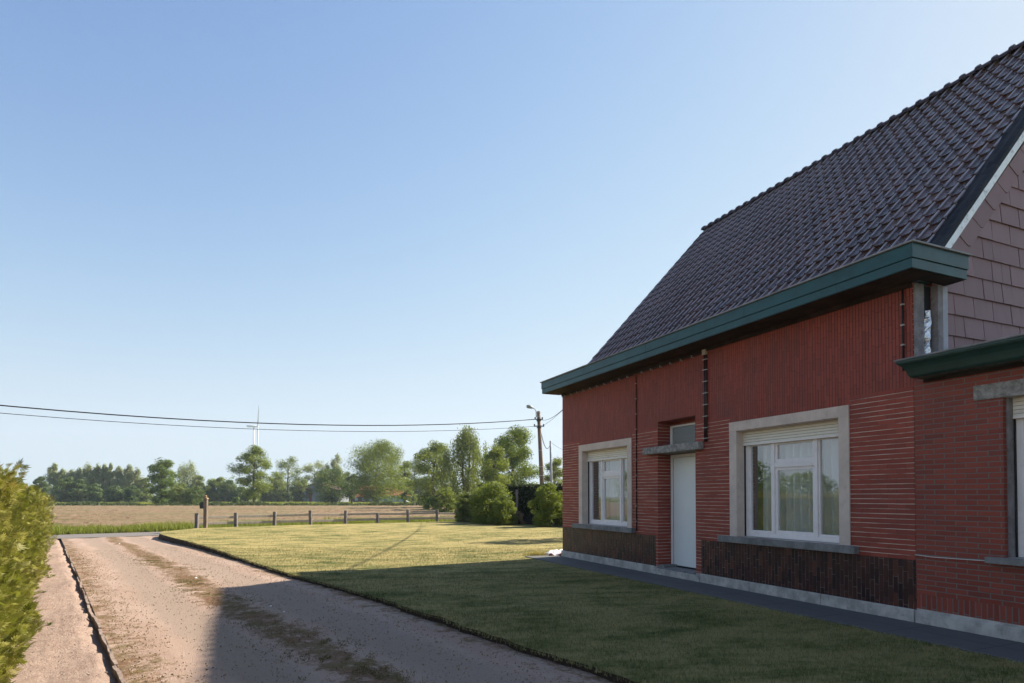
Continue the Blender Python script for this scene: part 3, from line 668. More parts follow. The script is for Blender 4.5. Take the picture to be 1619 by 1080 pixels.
# ------------------------------------------------------------------ shrubs and the dark hedge by the lawn
def shrub(px, Y, top, half, mat, label, nl=13000, leaf=.085, ncl=60, name='shrub'):
    X = XatY(px, Y); H = ZatY(top, Y); W = 2*half/F*Y
    t = make_tree(name, (X, Y, -.02), H, W, .1, 'dome', mat, ncl, nl, leaf, trunk_r=.03); tag(t, label, 'shrub', 'garden shrubs in front of the dark clipped hedge'); return t
shrub(736, 36.3, 778, 19, 'l_olive', 'mottled olive shrub at the end of the wooden fence')
shrub(776, 34.2, 762, 34, 'l_yellow', 'tallest bright yellow green shrub against the dark hedge', 16000, .10, 120)
shrub(796, 32.6, 783, 22, 'l_yellow', 'lower yellow green shrub leaning on the tallest one', 9000)
shrub(866, 30.9, 762, 24, 'l_yellow', 'rounded glossy shrub beside the house corner', 16000, .085, 110)
shrub(819, 33.0, 808, 11, 'l_brown', 'small brownish dying shrub between the two groups', 1500, .07, 20)
# dark clipped hedge
def hedge_box(name, A, B, H, T, mat, count, size, core, label, cat, overlap_top=True):
    A, B = Vector(A), Vector(B); L = (B-A).length; d = (B-A)/L; nn = Vector((-d.y, d.x)); t = empty(name, (A.x, A.y, 0), math.atan2(d.y, d.x))
    b = MB(); b.box(.12, L-.05, .12, T-.12, -.1, H-.12); b.build('core', M[core], t)
    n = count; u = RNG.uniform(0, 1, n); xs = RNG.uniform(0, L, n); face = RNG.uniform(0, 1, n); tot = 2*H+T
    P = np.zeros((n, 3)); P[:, 0] = xs
    f1 = face < H/tot; f2 = (face >= H/tot) & (face < (H+T)/tot); f3 = ~(f1 | f2)
    P[f1, 1] = RNG.normal(0, .04, f1.sum())+.06; P[f1, 2] = u[f1]*H
    P[f2, 1] = u[f2]*T; P[f2, 2] = H-.05+RNG.normal(0, .035, f2.sum())
    P[f3, 1] = T-.06+RNG.normal(0, .04, f3.sum()); P[f3, 2] = u[f3]*H
    V, Fc, tn = leaves(P, np.full(n, .05), n, size, 1, 1, 0)
    npmesh('foliage', V, Fc, M[mat], t, attr=tn); tag(t, label, cat); return t
ha = Vector(G(736, 825.5)); hb = Vector(G(889, 831.5)); hd = (hb-ha).normalized(); hb = hb+hd*5
off = Vector((-hd.y, hd.x))*1.0
hedge_box('clipped_hedge', (ha+off), (hb+off), 2.16, 1.1, 'l_cypress', 26000, .12, 'l_cypress', 'dark clipped conifer hedge closing the far side of the lawn', 'hedge')
# low dark boarding in front of it
t = empty('board_edging', ((ha-hd*.6)+off*.25).to_3d(), math.atan2(hd.y, hd.x)); L = (hb-ha).length+.4
k = 0; x = 0
while x < L:
    b = MB(); b.box(x+.01, x+1.78, -.025, .025, -.05, .42); b.build('board', M['darkboard'], t, .006)
    b = MB(); b.box(x-.05, x+.05, .03, .13, -.05, .55); b.build('post', M['darkboard'], t, .006); x += 1.85
tag(t, 'low dark board edging at the foot of the clipped hedge', 'edging')
X = XatY(817, 32.9); b = MB(); b.box(-.06, .06, -.06, .06, -.05, 1.83); b.prism([(-.075, -.075), (.075, -.075), (.075, .075), (-.075, .075)], 1.83, 1.86)
o = b.build('wooden_post', M['post'], None, .008); o.location = (X, 32.9, 0); tag(o, 'tall dark post standing alone before the clipped hedge', 'post')

# ------------------------------------------------------------------ conifer hedge on the left
def left_hedge():
    A = Vector((-4.35, 5.2)); d = Vector((-11.35, 15.6)).normalized(); A = A-d*2.2; L = 21.0; nn = Vector((-d.y, d.x))   # nn points away from the drive
    t = empty('conifer_hedge', (A.x, A.y, -.12), math.atan2(d.y, d.x)); H0 = 1.84; T = 1.15
    b = MB(); b.box(.2, L-.25, .25, T-.2, 0, H0-.28); b.build('core', M['l_dark'], t)
    # many twigs: a few small bare stems inside
    b = MB()
    for k in range(46):
        x = .3+k*.44+random.uniform(-.1, .1); b.tube([(x, .35, 0), (x+random.uniform(-.1, .1), .25, .5), (x+random.uniform(-.2, .2), .18, 1.3)], [.03, .02, .008], 5)
    b.build('stem', M['bark'], t, smooth=True)
    # sprays: fans of narrow scale-leaf fingers
    segs = [(0, 6.5, 14000), (6.5, 11, 7000), (11, 21.2, 3200)]; VV = []; TT = []; tot = 0
    for (x0, x1, dens) in segs:
        area = (x1-x0)*(H0+T*.8+.6); n = int(area*dens/10)
        x = RNG.uniform(x0, x1, n); q = RNG.uniform(0, 1, n)*(H0+T+.5)
        bulge = .09*np.sin(x*1.9)+.06*np.sin(x*4.3+1)+.05*np.sin(x*.7)
        lump = .07*np.sin(x*3.1+q*5)+.06*np.sin(x*7.3-q*6)+.04*np.sin(x*15+q*11)
        front = q < H0; top = (q >= H0) & (q < H0+T); endf = q >= H0+T
        P = np.zeros((n, 3)); Nn = np.zeros((n, 3)); P[:, 0] = x
        Ht = H0+.06*np.sin(x*1.3)+.05*np.sin(x*3.7)-.012*x
        taper = np.clip(q/H0, 0, 1)
        P[front, 1] = (-.02-bulge-lump+.10*taper**3)[front]; P[front, 2] = (q*Ht/H0)[front]; Nn[front] = (0, -1, .25)
        P[top, 1] = (q-H0)[top]+.05; P[top, 2] = Ht[top]-.04+lump[top]; Nn[top] = (0, -.2, 1)
        P[endf, 0] = L+RNG.normal(0, .05, endf.sum()); P[endf, 1] = RNG.uniform(0, T, endf.sum()); P[endf, 2] = RNG.uniform(0, H0-.25, endf.sum()); Nn[endf] = (1, 0, .2)
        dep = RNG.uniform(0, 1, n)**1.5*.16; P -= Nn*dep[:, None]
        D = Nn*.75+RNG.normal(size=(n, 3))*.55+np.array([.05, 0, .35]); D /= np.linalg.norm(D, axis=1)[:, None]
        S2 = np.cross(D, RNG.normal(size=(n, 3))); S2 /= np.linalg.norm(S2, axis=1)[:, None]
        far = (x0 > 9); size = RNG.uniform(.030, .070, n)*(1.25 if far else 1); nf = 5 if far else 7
        tone = np.clip(RNG.normal(.5, .24, n)+.22*np.sin(x*5)*np.sin(P[:, 2]*6)+.12*np.sin(x*17+P[:, 2]*13)-dep*4.0+.32, 0, 1)  # tone drops with depth: shade in the gaps is put into the leaf colour
        for k in range(nf):
            f = k/(nf-1)*2-1; ang = f*1.05; base = P+D*(size*(.05+.40*(1-abs(f))))[:, None]
            dirn = D*math.cos(ang)+S2*math.sin(ang); ln = size*(1.0-.45*abs(f))
            tip = base+dirn*ln[:, None]; wv = np.cross(dirn, np.cross(D, S2)); wv /= np.linalg.norm(wv, axis=1)[:, None]+1e-9
            w_ = (size*.085)[:, None]; mid = base+dirn*(ln*.45)[:, None]
            quad = np.stack([base, mid+wv*w_, tip, mid-wv*w_], 1); VV.append(quad.reshape(-1, 3)); TT.append(np.repeat(np.clip(tone+(.12 if k % 2 else 0), 0, 1), 4))
        tot += n
    V = np.concatenate(VV); n = len(V)//4; print('hedge sprays', tot, 'quads', n)
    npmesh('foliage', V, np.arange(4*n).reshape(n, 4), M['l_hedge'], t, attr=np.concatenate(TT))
    # dry brown patches deeper inside
    n = 2500; x = RNG.uniform(0, 9, n); z = RNG.uniform(.2, 1.8, n); kp = np.sin(x*4.1)*np.sin(z*5+1) > .35
    P = np.stack([x, .06+RNG.normal(0, .03, n), z], 1)[kp]; V, Fc, tn = leaves(P, np.full(len(P), .06), len(P)*2, .05, 1, 1)
    npmesh('dry_foliage', V, Fc, M['l_brown'], t, attr=tn)
    tag(t, 'sunlit yellow green conifer hedge running along the left of the drive', 'hedge')
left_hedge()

# ------------------------------------------------------------------ edging slabs along the drive
proto = None; GR = 'worn edging slabs along the left of the drive'
d = Vector((-.603, .797)); st = Vector((ND[0]*.56, ND[1]*.56))
# start well in front of the camera's lower edge
pos = -1.0; i = 0; s0 = Vector((-3.06, 4.97)); names = ['nearest', 'second', 'third', 'fourth', 'fifth', 'sixth', 'seventh', 'eighth', 'ninth', 'tenth', 'eleventh', 'twelfth', 'thirteenth', 'fourteenth', 'fifteenth', 'sixteenth', 'seventeenth', 'eighteenth', 'nineteenth', 'twentieth']
while pos < 18.2:
    c = s0+d*(pos+.5); b = MB()
    if proto is None:
        n_ = 9; prof = []
        for k in range(n_+1):
            x = -.49+.98*k/n_; prof.append((x, random.uniform(-.005, .005), random.uniform(-.010, .004)))
        for k in range(n_):
            x0, j0, h0 = prof[k]; x1, j1, h1 = prof[k+1]
            b.add([(x0, -.016+j0, -.2), (x1, -.016+j1, -.2), (x1, .016+j1, -.2), (x0, .016+j0, -.2), (x0, -.016+j0, h0), (x1, -.016+j1, h1), (x1, .016+j1, h1*.6), (x0, .016+j0, h0*.6)],
                  [(4, 5, 6, 7), (0, 1, 5, 4), (2, 3, 7, 6)]+([(3, 0, 4, 7)] if k == 0 else [])+([(1, 2, 6, 5)] if k == n_-1 else []))
        o = proto = b.build('edging_slab', M['concedge'])
    else: o = proto.copy(); S.collection.objects.link(o)
    jx = random.gauss(0, .010)-.01; zz = fall(c.x, c.y)+.004+random.gauss(0, .007)
    o.location = (c.x+jx*ND[0], c.y+jx*ND[1], zz); o.rotation_euler = (random.gauss(0, .06), random.gauss(0, .006), math.atan2(d.y, d.x)+random.gauss(0, .014)+(math.pi if i % 3 == 1 else 0))
    tag(o, '%s worn concrete edging slab along the drive, counted from the camera' % names[min(i, 19)], 'edging', GR)
    pos += 1.0+random.uniform(0, .03); i += 1

# litter on the drive (uncountable)
n = 17000; al = -2+19*RNG.uniform(0, 1, n)**1.3; which = RNG.uniform(0, 1, n)
pc = np.where(which < .35, RNG.normal(.22, .22, n), np.where(which < .65, RNG.normal(1.68, .34, n), np.where(which < .85, RNG.normal(2.95, .25, n), RNG.uniform(0, 3.1, n))))
bx = s0.x+d.x*al+ND[0]*pc; by = s0.y+d.y*al+ND[1]*pc
kp = np.array([pd(a_, b_) > .05 for a_, b_ in zip(bx, by)]); bx, by = bx[kp], by[kp]; n = len(bx)
zz = np.array([fall(a_, b_) for a_, b_ in zip(bx, by)])+.008
V, Fc, tn = leaves(np.stack([bx, by, zz], 1), np.full(n, .006), n, .018, .4, 1)
o = npmesh('leaf_litter', V, Fc, M['l_brown'], attr=tn); tag(o, 'brown leaf litter scattered over the gravel of the drive', 'litter', kind='stuff')
# moss & dry grass tufts in the middle strip
n = 42000; al = -1.5+16.5*RNG.uniform(0, 1, n)**1.4; pc = 1.68+RNG.normal(0, .22, n)+.12*np.sin(al*.9); bx = s0.x+d.x*al+ND[0]*pc; by = s0.y+d.y*al+ND[1]*pc
kp = (np.sin(al*3.7+pc*9)+np.sin(al*1.3-pc*5)+np.sin(al*9.1+pc*4)+np.sin(al*17-pc*23)) > .6; bx, by = bx[kp], by[kp]
zz = np.array([fall(a_, b_) for a_, b_ in zip(bx, by)])
M['moss'] = leaf_mat('moss_tuft', (.075, .062, .018), (.17, .12, .045), (.12, .07, .03), .2, 2)
blades('drive_moss', np.stack([bx, by], 1), zz-.003, .016, .008, M['moss'], 1.6, label='mossy dry tufts in the strip between the wheel tracks')
# small gravel stones (uncountable)
n = 15000; X_ = RNG.uniform(-12, 5, n); Y_ = 4.2+RNG.uniform(0, 1, n)**1.6*13; kp = np.array([(-1.6 < pd(a_, b_) < 3.05) and abs(pd(a_, b_)) > .07 for a_, b_ in zip(X_, Y_)]); X_, Y_ = X_[kp], Y_[kp]; n = len(X_)
r = RNG.uniform(.003, .009, n); zb = np.array([(fall(a_, b_) if pd(a_, b_) > 0 else strip_z(a_, b_)) for a_, b_ in zip(X_, Y_)])
oct_ = np.array([(1, 0, 0), (0, 1, 0), (-1, 0, 0), (0, -1, 0), (0, 0, .7), (0, 0, -.5)], float)
V = (oct_[None]*RNG.uniform(.6, 1.3, (n, 6, 1))*r[:, None, None])+np.stack([X_, Y_, zb+.003], 1)[:, None]
ft = np.array([(0, 1, 4), (1, 2, 4), (2, 3, 4), (3, 0, 4), (1, 0, 5), (2, 1, 5), (3, 2, 5), (0, 3, 5)]); Fc = (np.arange(n)*6)[:, None, None]+ft[None]
def stone_mat():
    m = N('gravel_stone', .9); tn = m.node('ShaderNodeAttribute', attribute_name='tone').outputs['Fac']; m.col(m.mix(tn, (.17, .12, .09), (.40, .31, .255))); return m.m
o = npmesh('gravel', V.reshape(-1, 3), Fc.reshape(-1, 3), stone_mat(), attr=np.repeat(RNG.uniform(0, 1, n), 6)); tag(o, 'loose gravel stones on the drive and the sandy strip', 'gravel', kind='stuff')
# weeds on the sandy strip
for (px, py, sc, lb) in [(58, 932, 1, 'small dry weed by the hedge foot, farthest of the four on the sandy strip'), (69, 939, .9, 'flat little weed in the middle of the sandy strip'), (78, 991, 1.1, 'largest little weed on the sandy strip, near its middle'), (46, 1011, 1, 'little green weed on the sandy strip nearest to the camera')]:
    x, y = G(px, py, -.1); n = 26; th = RNG.uniform(0, 2*np.pi, n); b = MB()
    for k in range(n):
        l = random.uniform(.02, .055)*sc; a = th[k]; w_ = .006
        p0 = Vector((0, 0, 0)); p1 = Vector((math.cos(a)*l*.6, math.sin(a)*l*.6, l*random.uniform(.3, .8))); p2 = Vector((math.cos(a)*l*1.4, math.sin(a)*l*1.4, l*random.uniform(.1, .8))); sd = Vector((-math.sin(a), math.cos(a), 0))*w_
        b.add([p0-sd*.3, p0+sd*.3, p1+sd, p2, p1-sd], [(0, 1, 2, 3, 4)])
    o = b.build('weed', M['l_verge']); o.location = (x, y, strip_z(x, y)-.002); tag(o, lb, 'weed', 'little weeds on the sandy strip')
for (px, py, r_, lb) in [(310, 916, .03, 'largest white stone on the brown strip in the drive'), (428, 961, .018, 'white pebble in the shaded half of the drive, farther of two'), (449, 970, .016, 'white pebble in the shaded half of the drive, nearer of two'), (189, 856, .03, 'white pebble far up the drive')]:
    x, y = G(px, py, -.09); b = MB(); n = 7
    vs = [(math.cos(2*math.pi*k/n)*r_*random.uniform(.8, 1.3), math.sin(2*math.pi*k/n)*r_*random.uniform(.6, 1), random.uniform(0, .4)*r_) for k in range(n)]+[(0, 0, r_*.8), (r_*.3, 0, r_*.75)]
    b.add(vs, [(k, (k+1) % n, n) for k in range(n)]); o = b.build('pebble', M['whitestrip']); o.location = (x, y, fall(x, y)); tag(o, lb, 'pebble', 'white pebbles on the drive')

# ------------------------------------------------------------------ rail fence, mailbox post
fpx = [(311, 834.6), (373, 832.6), (434, 830.8), (491, 829.4), (546, 827.8), (597, 826.6), (645, 825.6), (691, 824.6), (727, 823.6)]
FP = [Vector(G(*p)) for p in fpx]
fence = empty('rail_fence', (FP[0].x, FP[0].y, 0)); tag(fence, 'weathered wooden fence with two rails along the back of the lawn', 'fence')
tops = [811.5, 810.5, 809, 807, 807, 811, 805.5, 805.5, 810]
for i, p in enumerate(FP[:-1]):
    q = p-FP[0]; h_ = ZatY(tops[i], p.y); b = MB(); lx = random.uniform(-.02, .02); wv = .075
    b.add([(q.x-wv, q.y-wv, -.1), (q.x+wv, q.y-wv, -.1), (q.x+wv, q.y+wv, -.1), (q.x-wv, q.y+wv, -.1), (q.x-wv+lx, q.y-wv, h_), (q.x+wv+lx, q.y-wv, h_), (q.x+wv+lx, q.y+wv, h_), (q.x-wv+lx, q.y+wv, h_)],
          [(0, 3, 2, 1), (4, 5, 6, 7), (0, 1, 5, 4), (1, 2, 6, 5), (2, 3, 7, 6), (3, 0, 4, 7)])
    b.build('post', M['post'], fence, .012)
for i in range(len(FP)-1):
    p, q = FP[i]-FP[0], FP[i+1]-FP[0]; dn = (q-p).normalized(); nn = Vector((-dn.y, dn.x))
    for lv in (.50, .20):
        za = lv+random.uniform(-.015, .015); zb = lv+random.uniform(-.03, .03); p2 = p-dn*.06+nn*.02; q2 = q+dn*.12+nn*.02
        if i == len(FP)-2: zb -= .06
        b = MB(); pr = [(-.035, -.06), (.035, -.06), (.035, .06), (-.035, .06)]
        vs = [(p2.x+nn.x*a_, p2.y+nn.y*a_, za+c_) for a_, c_ in pr]+[(q2.x+nn.x*a_, q2.y+nn.y*a_, zb+c_) for a_, c_ in pr]
        b.add(vs, [(0, 1, 2, 3), (7, 6, 5, 4), (0, 4, 5, 1), (1, 5, 6, 2), (2, 6, 7, 3), (3, 7, 4, 0)]); b.build('rail', M['rail'], fence, .008)
x, y = G(325, 834.8); t = empty('mailbox_post', (x, y, 0)); tag(t, 'tall brown wooden post with a turned cap carrying the dark mailbox', 'post')
b = MB(); b.box(-.08, .08, -.08, .08, -.1, 1.38); b.build('post', M['mailpost'], t, .015)
b = MB(); b.box(-.1, .1, -.1, .1, 1.38, 1.41); b.prism([(-.08, -.08), (.08, -.08), (.08, .08), (-.08, .08)], 1.41, 1.44); b.tube([(0, 0, 1.44), (0, 0, 1.47), (0, 0, 1.50), (0, 0, 1.54), (0, 0, 1.57)], [.04, .035, .06, .05, .015], 10); b.build('finial', M['finial'], t, smooth=False)
t2 = empty('mailbox', (x-.16, y+.14, .92)); tag(t2, 'dark mailbox fixed behind the tall brown post', 'mailbox')
b = MB(); b.prism([(-.13, 0), (.13, 0), (.13, .26), (.07, .33), (-.07, .33), (-.13, .26)], -.16, .16, axis='y'); b.build('body', M['darkbox'], t2, .01)
b = MB(); b.box(-.11, .11, -.172, -.163, .17, .22); b.build('flap', M['darkbox'], t2)

# ------------------------------------------------------------------ poles and cables
def pole_at(px_top, px_base, Y, top_py, r0, r1, mat, name, label):
    xb = XatY(px_base, Y); xt = XatY(px_top, Y); zt = ZatY(top_py, Y); t = empty(name, (xb, Y, -.1)); tag(t, label, 'pole')
    b = MB(); b.tube([(0, 0, -.2), ((xt-xb)*.5, 0, zt*.5), (xt-xb, 0, zt+.1)], [r0, (r0+r1)/2, r1], 12); b.build('shaft', M[mat], t, smooth=True); return t, xt-xb, zt+.1
PY = 47.0
pt, dx, zt = pole_at(851.5, 859.5, PY, 650, .20, .125, 'polewood', 'utility_pole', 'brown utility pole with a street light arm right of the large trees')
def PX(px): return XatY(px, PY)-XatY(859.5, PY)
def PZ(py): return ZatY(py, PY)+.1
for zz in (PZ(652), PZ(659), PZ(663.5), PZ(674), PZ(712), PZ(738), PZ(752)):
    q = dx*(zz/zt); b = MB(); b.tube([(q, 0, zz-.02), (q, 0, zz+.02)], [.165+.04*(1-zz/zt)]*2, 12); b.build('band', M['clip'], pt)
for (pyy, s_) in ((663, .34), (674, .42)):
    zz = PZ(pyy); q = dx*(zz/zt); b = MB(); b.box(q-s_, q+s_*.9, -.2, -.13, zz-.04, zz+.04)
    for e in (-s_+.05, s_*.9-.05): b.tube([(q+e, -.165, zz+.03), (q+e, -.165, zz+.12), (q+e, -.165, zz+.16)], [.03, .06, .03], 8)
    b.tube([(q-.2, -.2, zz-.12), (q+.15, -.2, zz-.12)], [.05, .05], 6)
    b.build('bracket', M['insul'], pt)
b = MB(); b.tube([(PX(848), -.1, PZ(660)), (PX(847.5), -.14, PZ(650)), (PX(845.5), -.2, PZ(647)), (PX(842), -.25, PZ(645.5))], .035, 8); b.build('lamp_arm', M['lampmetal'], pt, smooth=True)
b = MB(); b.tube([(PX(843), -.25, PZ(645.8)), (PX(840), -.27, PZ(644.6)), (PX(836), -.3, PZ(643.4)), (PX(833), -.3, PZ(643.2)), (PX(832.2), -.3, PZ(643.4))], [.04, .11, .15, .12, .04], 10); b.build('lamp_head', M['lampmetal'], pt, smooth=True)
P2Y = 60.0
p2, dx2, zt2 = pole_at(870.5, 872.5, P2Y, 697, .13, .10, 'poleconc', 'concrete_pole', 'slim grey pole behind the brown utility pole')
def cable(name, A, B, sag, r, label, segs=28):
    A, B = Vector(A), Vector(B); b = MB(); pth = [tuple(A.lerp(B, k/segs)-Vector((0, 0, sag*4*(k/segs)*(1-k/segs)))) for k in range(segs+1)]
    b.tube(pth, r, 6); o = b.build(name, M['cable'], smooth=True); tag(o, label, 'cable'); return o
pole = Vector((XatY(845, PY), PY-.15, ZatY(663.2, PY))); RD = Vector((-.81, -.59))
Bm = Vector((pole.x+RD.x*54, pole.y+RD.y*54, 7.9)); cable('overhead_cable', pole, Bm, 2.02, .032, 'thick black overhead cable crossing the sky to the pole, upper of the two')
Bl = Vector((pole.x+RD.x*54, pole.y+RD.y*54, 7.3)); cable('overhead_cable', (XatY(845, PY), PY-.15, ZatY(674.3, PY)), Bl, 1.80, .016, 'thin overhead cable crossing the sky, lower of the two')
def hw(t, s, z): q = C0+HU*t+HN*s; return (q.x, q.y, z)
cable('service_cable', (XatY(853, PY), PY-.1, ZatY(663.5, PY)), hw(-.02, 1.25, 5.05), .55, .012, 'cable from the brown pole to the brick house, upper of two')
cable('service_cable', (XatY(855, PY), PY-.1, ZatY(674.5, PY)), hw(-.02, 1.6, 5.35), .3, .009, 'cable from the brown pole to the brick house, lower of two')
cable('linking_cable', (XatY(855.5, PY), PY, ZatY(684, PY)), (XatY(871, P2Y), P2Y, ZatY(699, P2Y)), .9, .03, 'slack black cable hanging between the brown pole and the grey pole')
cable('branch_cable', (XatY(871, P2Y), P2Y, ZatY(699, P2Y)), (XatY(905, 75), 75, ZatY(712, 75)), .3, .015, 'thin cable running right from the grey pole behind the house')

# ------------------------------------------------------------------ wind turbine
TY = 860.0; tx = XatY(400.5, TY); t = empty('wind_turbine', (tx, TY, 0)); tag(t, 'tall white wind turbine on the horizon behind the loose tree', 'wind turbine')
hz = ZatY(674, TY); b = MB(); b.tube([(0, 0, 0), (0, 0, hz-1.5)], [1.6, .9], 16); b.build('tower', M['turbine'], t, smooth=True)
b = MB(); b.tube([(-8.5, -3.6, hz-.2), (-8, -3.4, hz), (-2, -.8, hz+.4), (3, 1.2, hz+.3), (3.6, 1.5, hz)], [1.0, 1.6, 1.8, 1.6, 1.2], 10); b.build('nacelle', M['turbine'], t, smooth=True)
ax = Vector((.91, .415, 0)).normalized(); side = Vector((-ax.y, ax.x, 0)); hub = Vector((4.6, 1.9, hz+.2))
b = MB(); b.tube([hub-ax*1.2, hub, hub+ax*1.5], [1.5, 1.5, .3], 12); b.build('hub', M['turbine'], t, smooth=True)
for a_ in (49, -71, 169):
    dr_ = side*(-math.sin(R(a_)))+Vector((0, 0, math.cos(R(a_)))); b = MB(); wv = ax*.2+dr_.cross(Vector((0, 1, 0)))*.98; wv.normalize()
    vs = []; sec = [(0, .6), (3, .7), (8, 1.1), (18, .85), (30, .6), (38.5, .25)]; nv = dr_.cross(wv)
    for (l, c_) in sec:
        o_ = hub+dr_*l; vs += [o_-wv*c_, o_+nv*.25*c_, o_+wv*c_, o_-nv*.25*c_]
    b.add(vs, [(4*i+k, 4*i+(k+1) % 4, 4*(i+1)+(k+1) % 4, 4*(i+1)+k) for i in range(5) for k in range(4)]+[(20, 21, 22, 23)]); b.build('blade', M['turbine'], t, smooth=True)

# ------------------------------------------------------------------ far farm buildings
M['corr'] = plain('grey_corrugated', (.20, .215, .235), .6, .3, .3, .5, .1, dirt=(.15, .07, .06)); M['reddoor'] = plain('dark_red_door', (.20, .045, .05), .7); M['lightdoor'] = plain('pale_door', (.34, .36, .39), .7)
M['redroof'] = plain('orange_red_roof', (.50, .16, .09), .8, .2, .2, .8, .3); M['farmwall'] = plain('pale_farm_wall', (.33, .37, .37), .8, .2, .1, .5); M['teal'] = plain('teal_woodwork', (.10, .26, .27), .6); M['brownroof'] = plain('brown_roof', (.13, .07, .065), .8); M['brownwall'] = plain('brown_brick_far', (.11, .075, .065), .9)
BY = 195.0; s_ = BY/F; bx = XatY(464, BY); t = empty('barn', (bx, BY, GZ)); tag(t, 'grey corrugated barn with dark red doors, half hidden by the dark tree', 'barn')
H1 = ZatY(775, BY)-GZ; H2 = ZatY(765.5, BY)-GZ; Wd = 34.5*s_
b = MB(); b.prism([(0, 0), (2*Wd, 0), (2*Wd, H1), (Wd, H2), (0, H1)], 0, 14, axis='y'); b.build('wall', M['corr'], t)
b = MB(); b.prism([(-.5, H1-.1), (Wd, H2+.05), (2*Wd+.5, H1-.1), (2*Wd+.5, H1+.15), (Wd, H2+.35), (-.5, H1+.15)], -.5, 14.5, axis='y'); b.build('roof', M['brownroof'], t)
for (a0, a1, hh, mt, nm) in ((.1, .9, H1*.95, 'reddoor', 'door'), (1.0, 1.9, H1*.88, 'lightdoor', 'door'), (2.0, 2.5, H1*.9, 'reddoor', 'door'), (2.6, 3.9, H1*.88, 'lightdoor', 'door'), (5.0, 5.8, H1*.75, 'reddoor', 'door')):
    b = MB(); b.box(a0, a1, -.08, -.005, 0, hh); b.build(nm, M[mt], t)
b = MB(); b.box(.1, Wd*.85, -.06, -.004, H1*.97, H1*1.12); b.build('rusty_panel', M['reddoor'], t)
BY = 190.0; s_ = BY/F; t = empty('farmhouse', (XatY(556, BY), BY, GZ)); tag(t, 'long low farmhouse with an orange red tiled roof behind the big spreading tree', 'house')
Wd = 38*s_; He = ZatY(785, BY)-GZ; Hr = ZatY(768, BY)-GZ
b = MB(); b.box(0, Wd, 0, 8, 0, He); b.build('wall', M['brownwall'], t)
b = MB(); b.add([(-.3, -.4, He-.1), (Wd+.3, -.4, He-.1), (Wd+.3, 4, Hr), (-.3, 4, Hr), (-.3, 8.4, He-.1), (Wd+.3, 8.4, He-.1)], [(0, 1, 2, 3), (3, 2, 5, 4), (0, 3, 4), (1, 5, 2), (0, 4, 5, 1)]); b.build('roof', M['redroof'], t)
for k in range(3): b = MB(); b.box(1+k*2.2, 1.9+k*2.2, -.06, -.004, .5, He-.3); b.build('window', M['lightdoor'], t)
t = empty('pale_outbuilding', (XatY(596, BY), BY-2, GZ)); tag(t, 'pale low building with teal doors seen right under the big spreading tree', 'house')
Wd = 48*s_; He = ZatY(783.5, BY)-GZ; b = MB(); b.box(0, Wd, 0, 6, 0, He); b.build('wall', M['farmwall'], t)
b = MB(); b.prism([(-.3, He-.1), (-.3, He+.1), (3, He+2.6), (6.3, He+.1), (6.3, He-.1)], -.3, Wd+.3, axis='x'); b.build('roof', M['redroof'], t)
for k in range(5): b = MB(); b.box(.8+k*1.8, 1.7+k*1.8, -.06, -.004, .05, He-.25); b.build('door', M['teal'], t)

# ================================================================== THE HOUSE (local x along the facade, y into it, z up)
ROT = math.atan2(HU.y, HU.x)
H = empty('brick_house', (C0.x, C0.y, 0), ROT); tag(H, 'one storey red brick house with dark tiled roof and green box gutter', 'house')
def wallcells(b, xs, zs, y, matf, hole):
    for i in range(len(xs)-1):
        for j in range(len(zs)-1):
            x0, x1, z0, z1 = xs[i], xs[i+1], zs[j], zs[j+1]; cx, cz = (x0+x1)/2, (z0+z1)/2
            if hole(cx, cz): continue
            b.add([(x0, y, z0), (x1, y, z0), (x1, y, z1), (x0, y, z1)], [(0, 1, 2, 3)], matf(cx, cz))
HOLES = [(1.0, 2.85, .86, 2.55), (5.935, 7.80, .86, 2.55), (3.853, 4.93, .15, 2.93)]
SUR = [(.845, 3.005), (5.78, 7.955)]
DEP = .37; TL = 8.80; ZT = 4.055
def hole(x, z): return any(a < x < b_ and c < z < d_ for a, b_, c, d_ in HOLES)
def fm(x, z):
    if z < .16: return 3
    if z > 2.815: return 1
    if z > 2.705 and (SUR[0][0] < x < SUR[0][1] or SUR[1][0] < x < SUR[1][1]): return 1
    if z < .745 and not (3.78 < x < 5.07): return 2
    return 0
b = MB(); xs = sorted({0, TL, .845, 3.005, 5.78, 7.955, 3.78, 5.07, *[h[0] for h in HOLES], *[h[1] for h in HOLES]})
zs = sorted({0, .15, .16, .745, 2.705, 2.815, ZT, .86, 2.55, 2.93})
wallcells(b, xs, zs, 0, fm, hole)
wallcells(b, xs, zs, DEP, lambda x, z: 3, hole)
for (x0, x1, z0, z1) in HOLES:                       # reveals
    b.quad((x0, 0, z0), (x0, DEP, z0), (x0, DEP, z1), (x0, 0, z1)); b.quad((x1, 0, z0), (x1, 0, z1), (x1, DEP, z1), (x1, DEP, z0))
    b.quad((x0, 0, z0), (x1, 0, z0), (x1, DEP, z0), (x0, DEP, z0), 3); b.quad((x0, 0, z1), (x0, DEP, z1), (x1, DEP, z1), (x1, 0, z1), 1)
b.quad((0, 0, 0), (0, DEP, 0), (0, DEP, ZT), (0, 0, ZT), 0); b.quad((TL, 0, 0), (TL, 0, ZT), (TL, DEP, ZT), (TL, DEP, 0), 0); b.quad((0, 0, ZT), (0, DEP, ZT), (TL, DEP, ZT), (TL, 0, ZT), 3)
b.build('front_wall', [M['b_horizontal'], M['b_vertical'], M['b_glazed'], M['plinth']], H, uv=True)
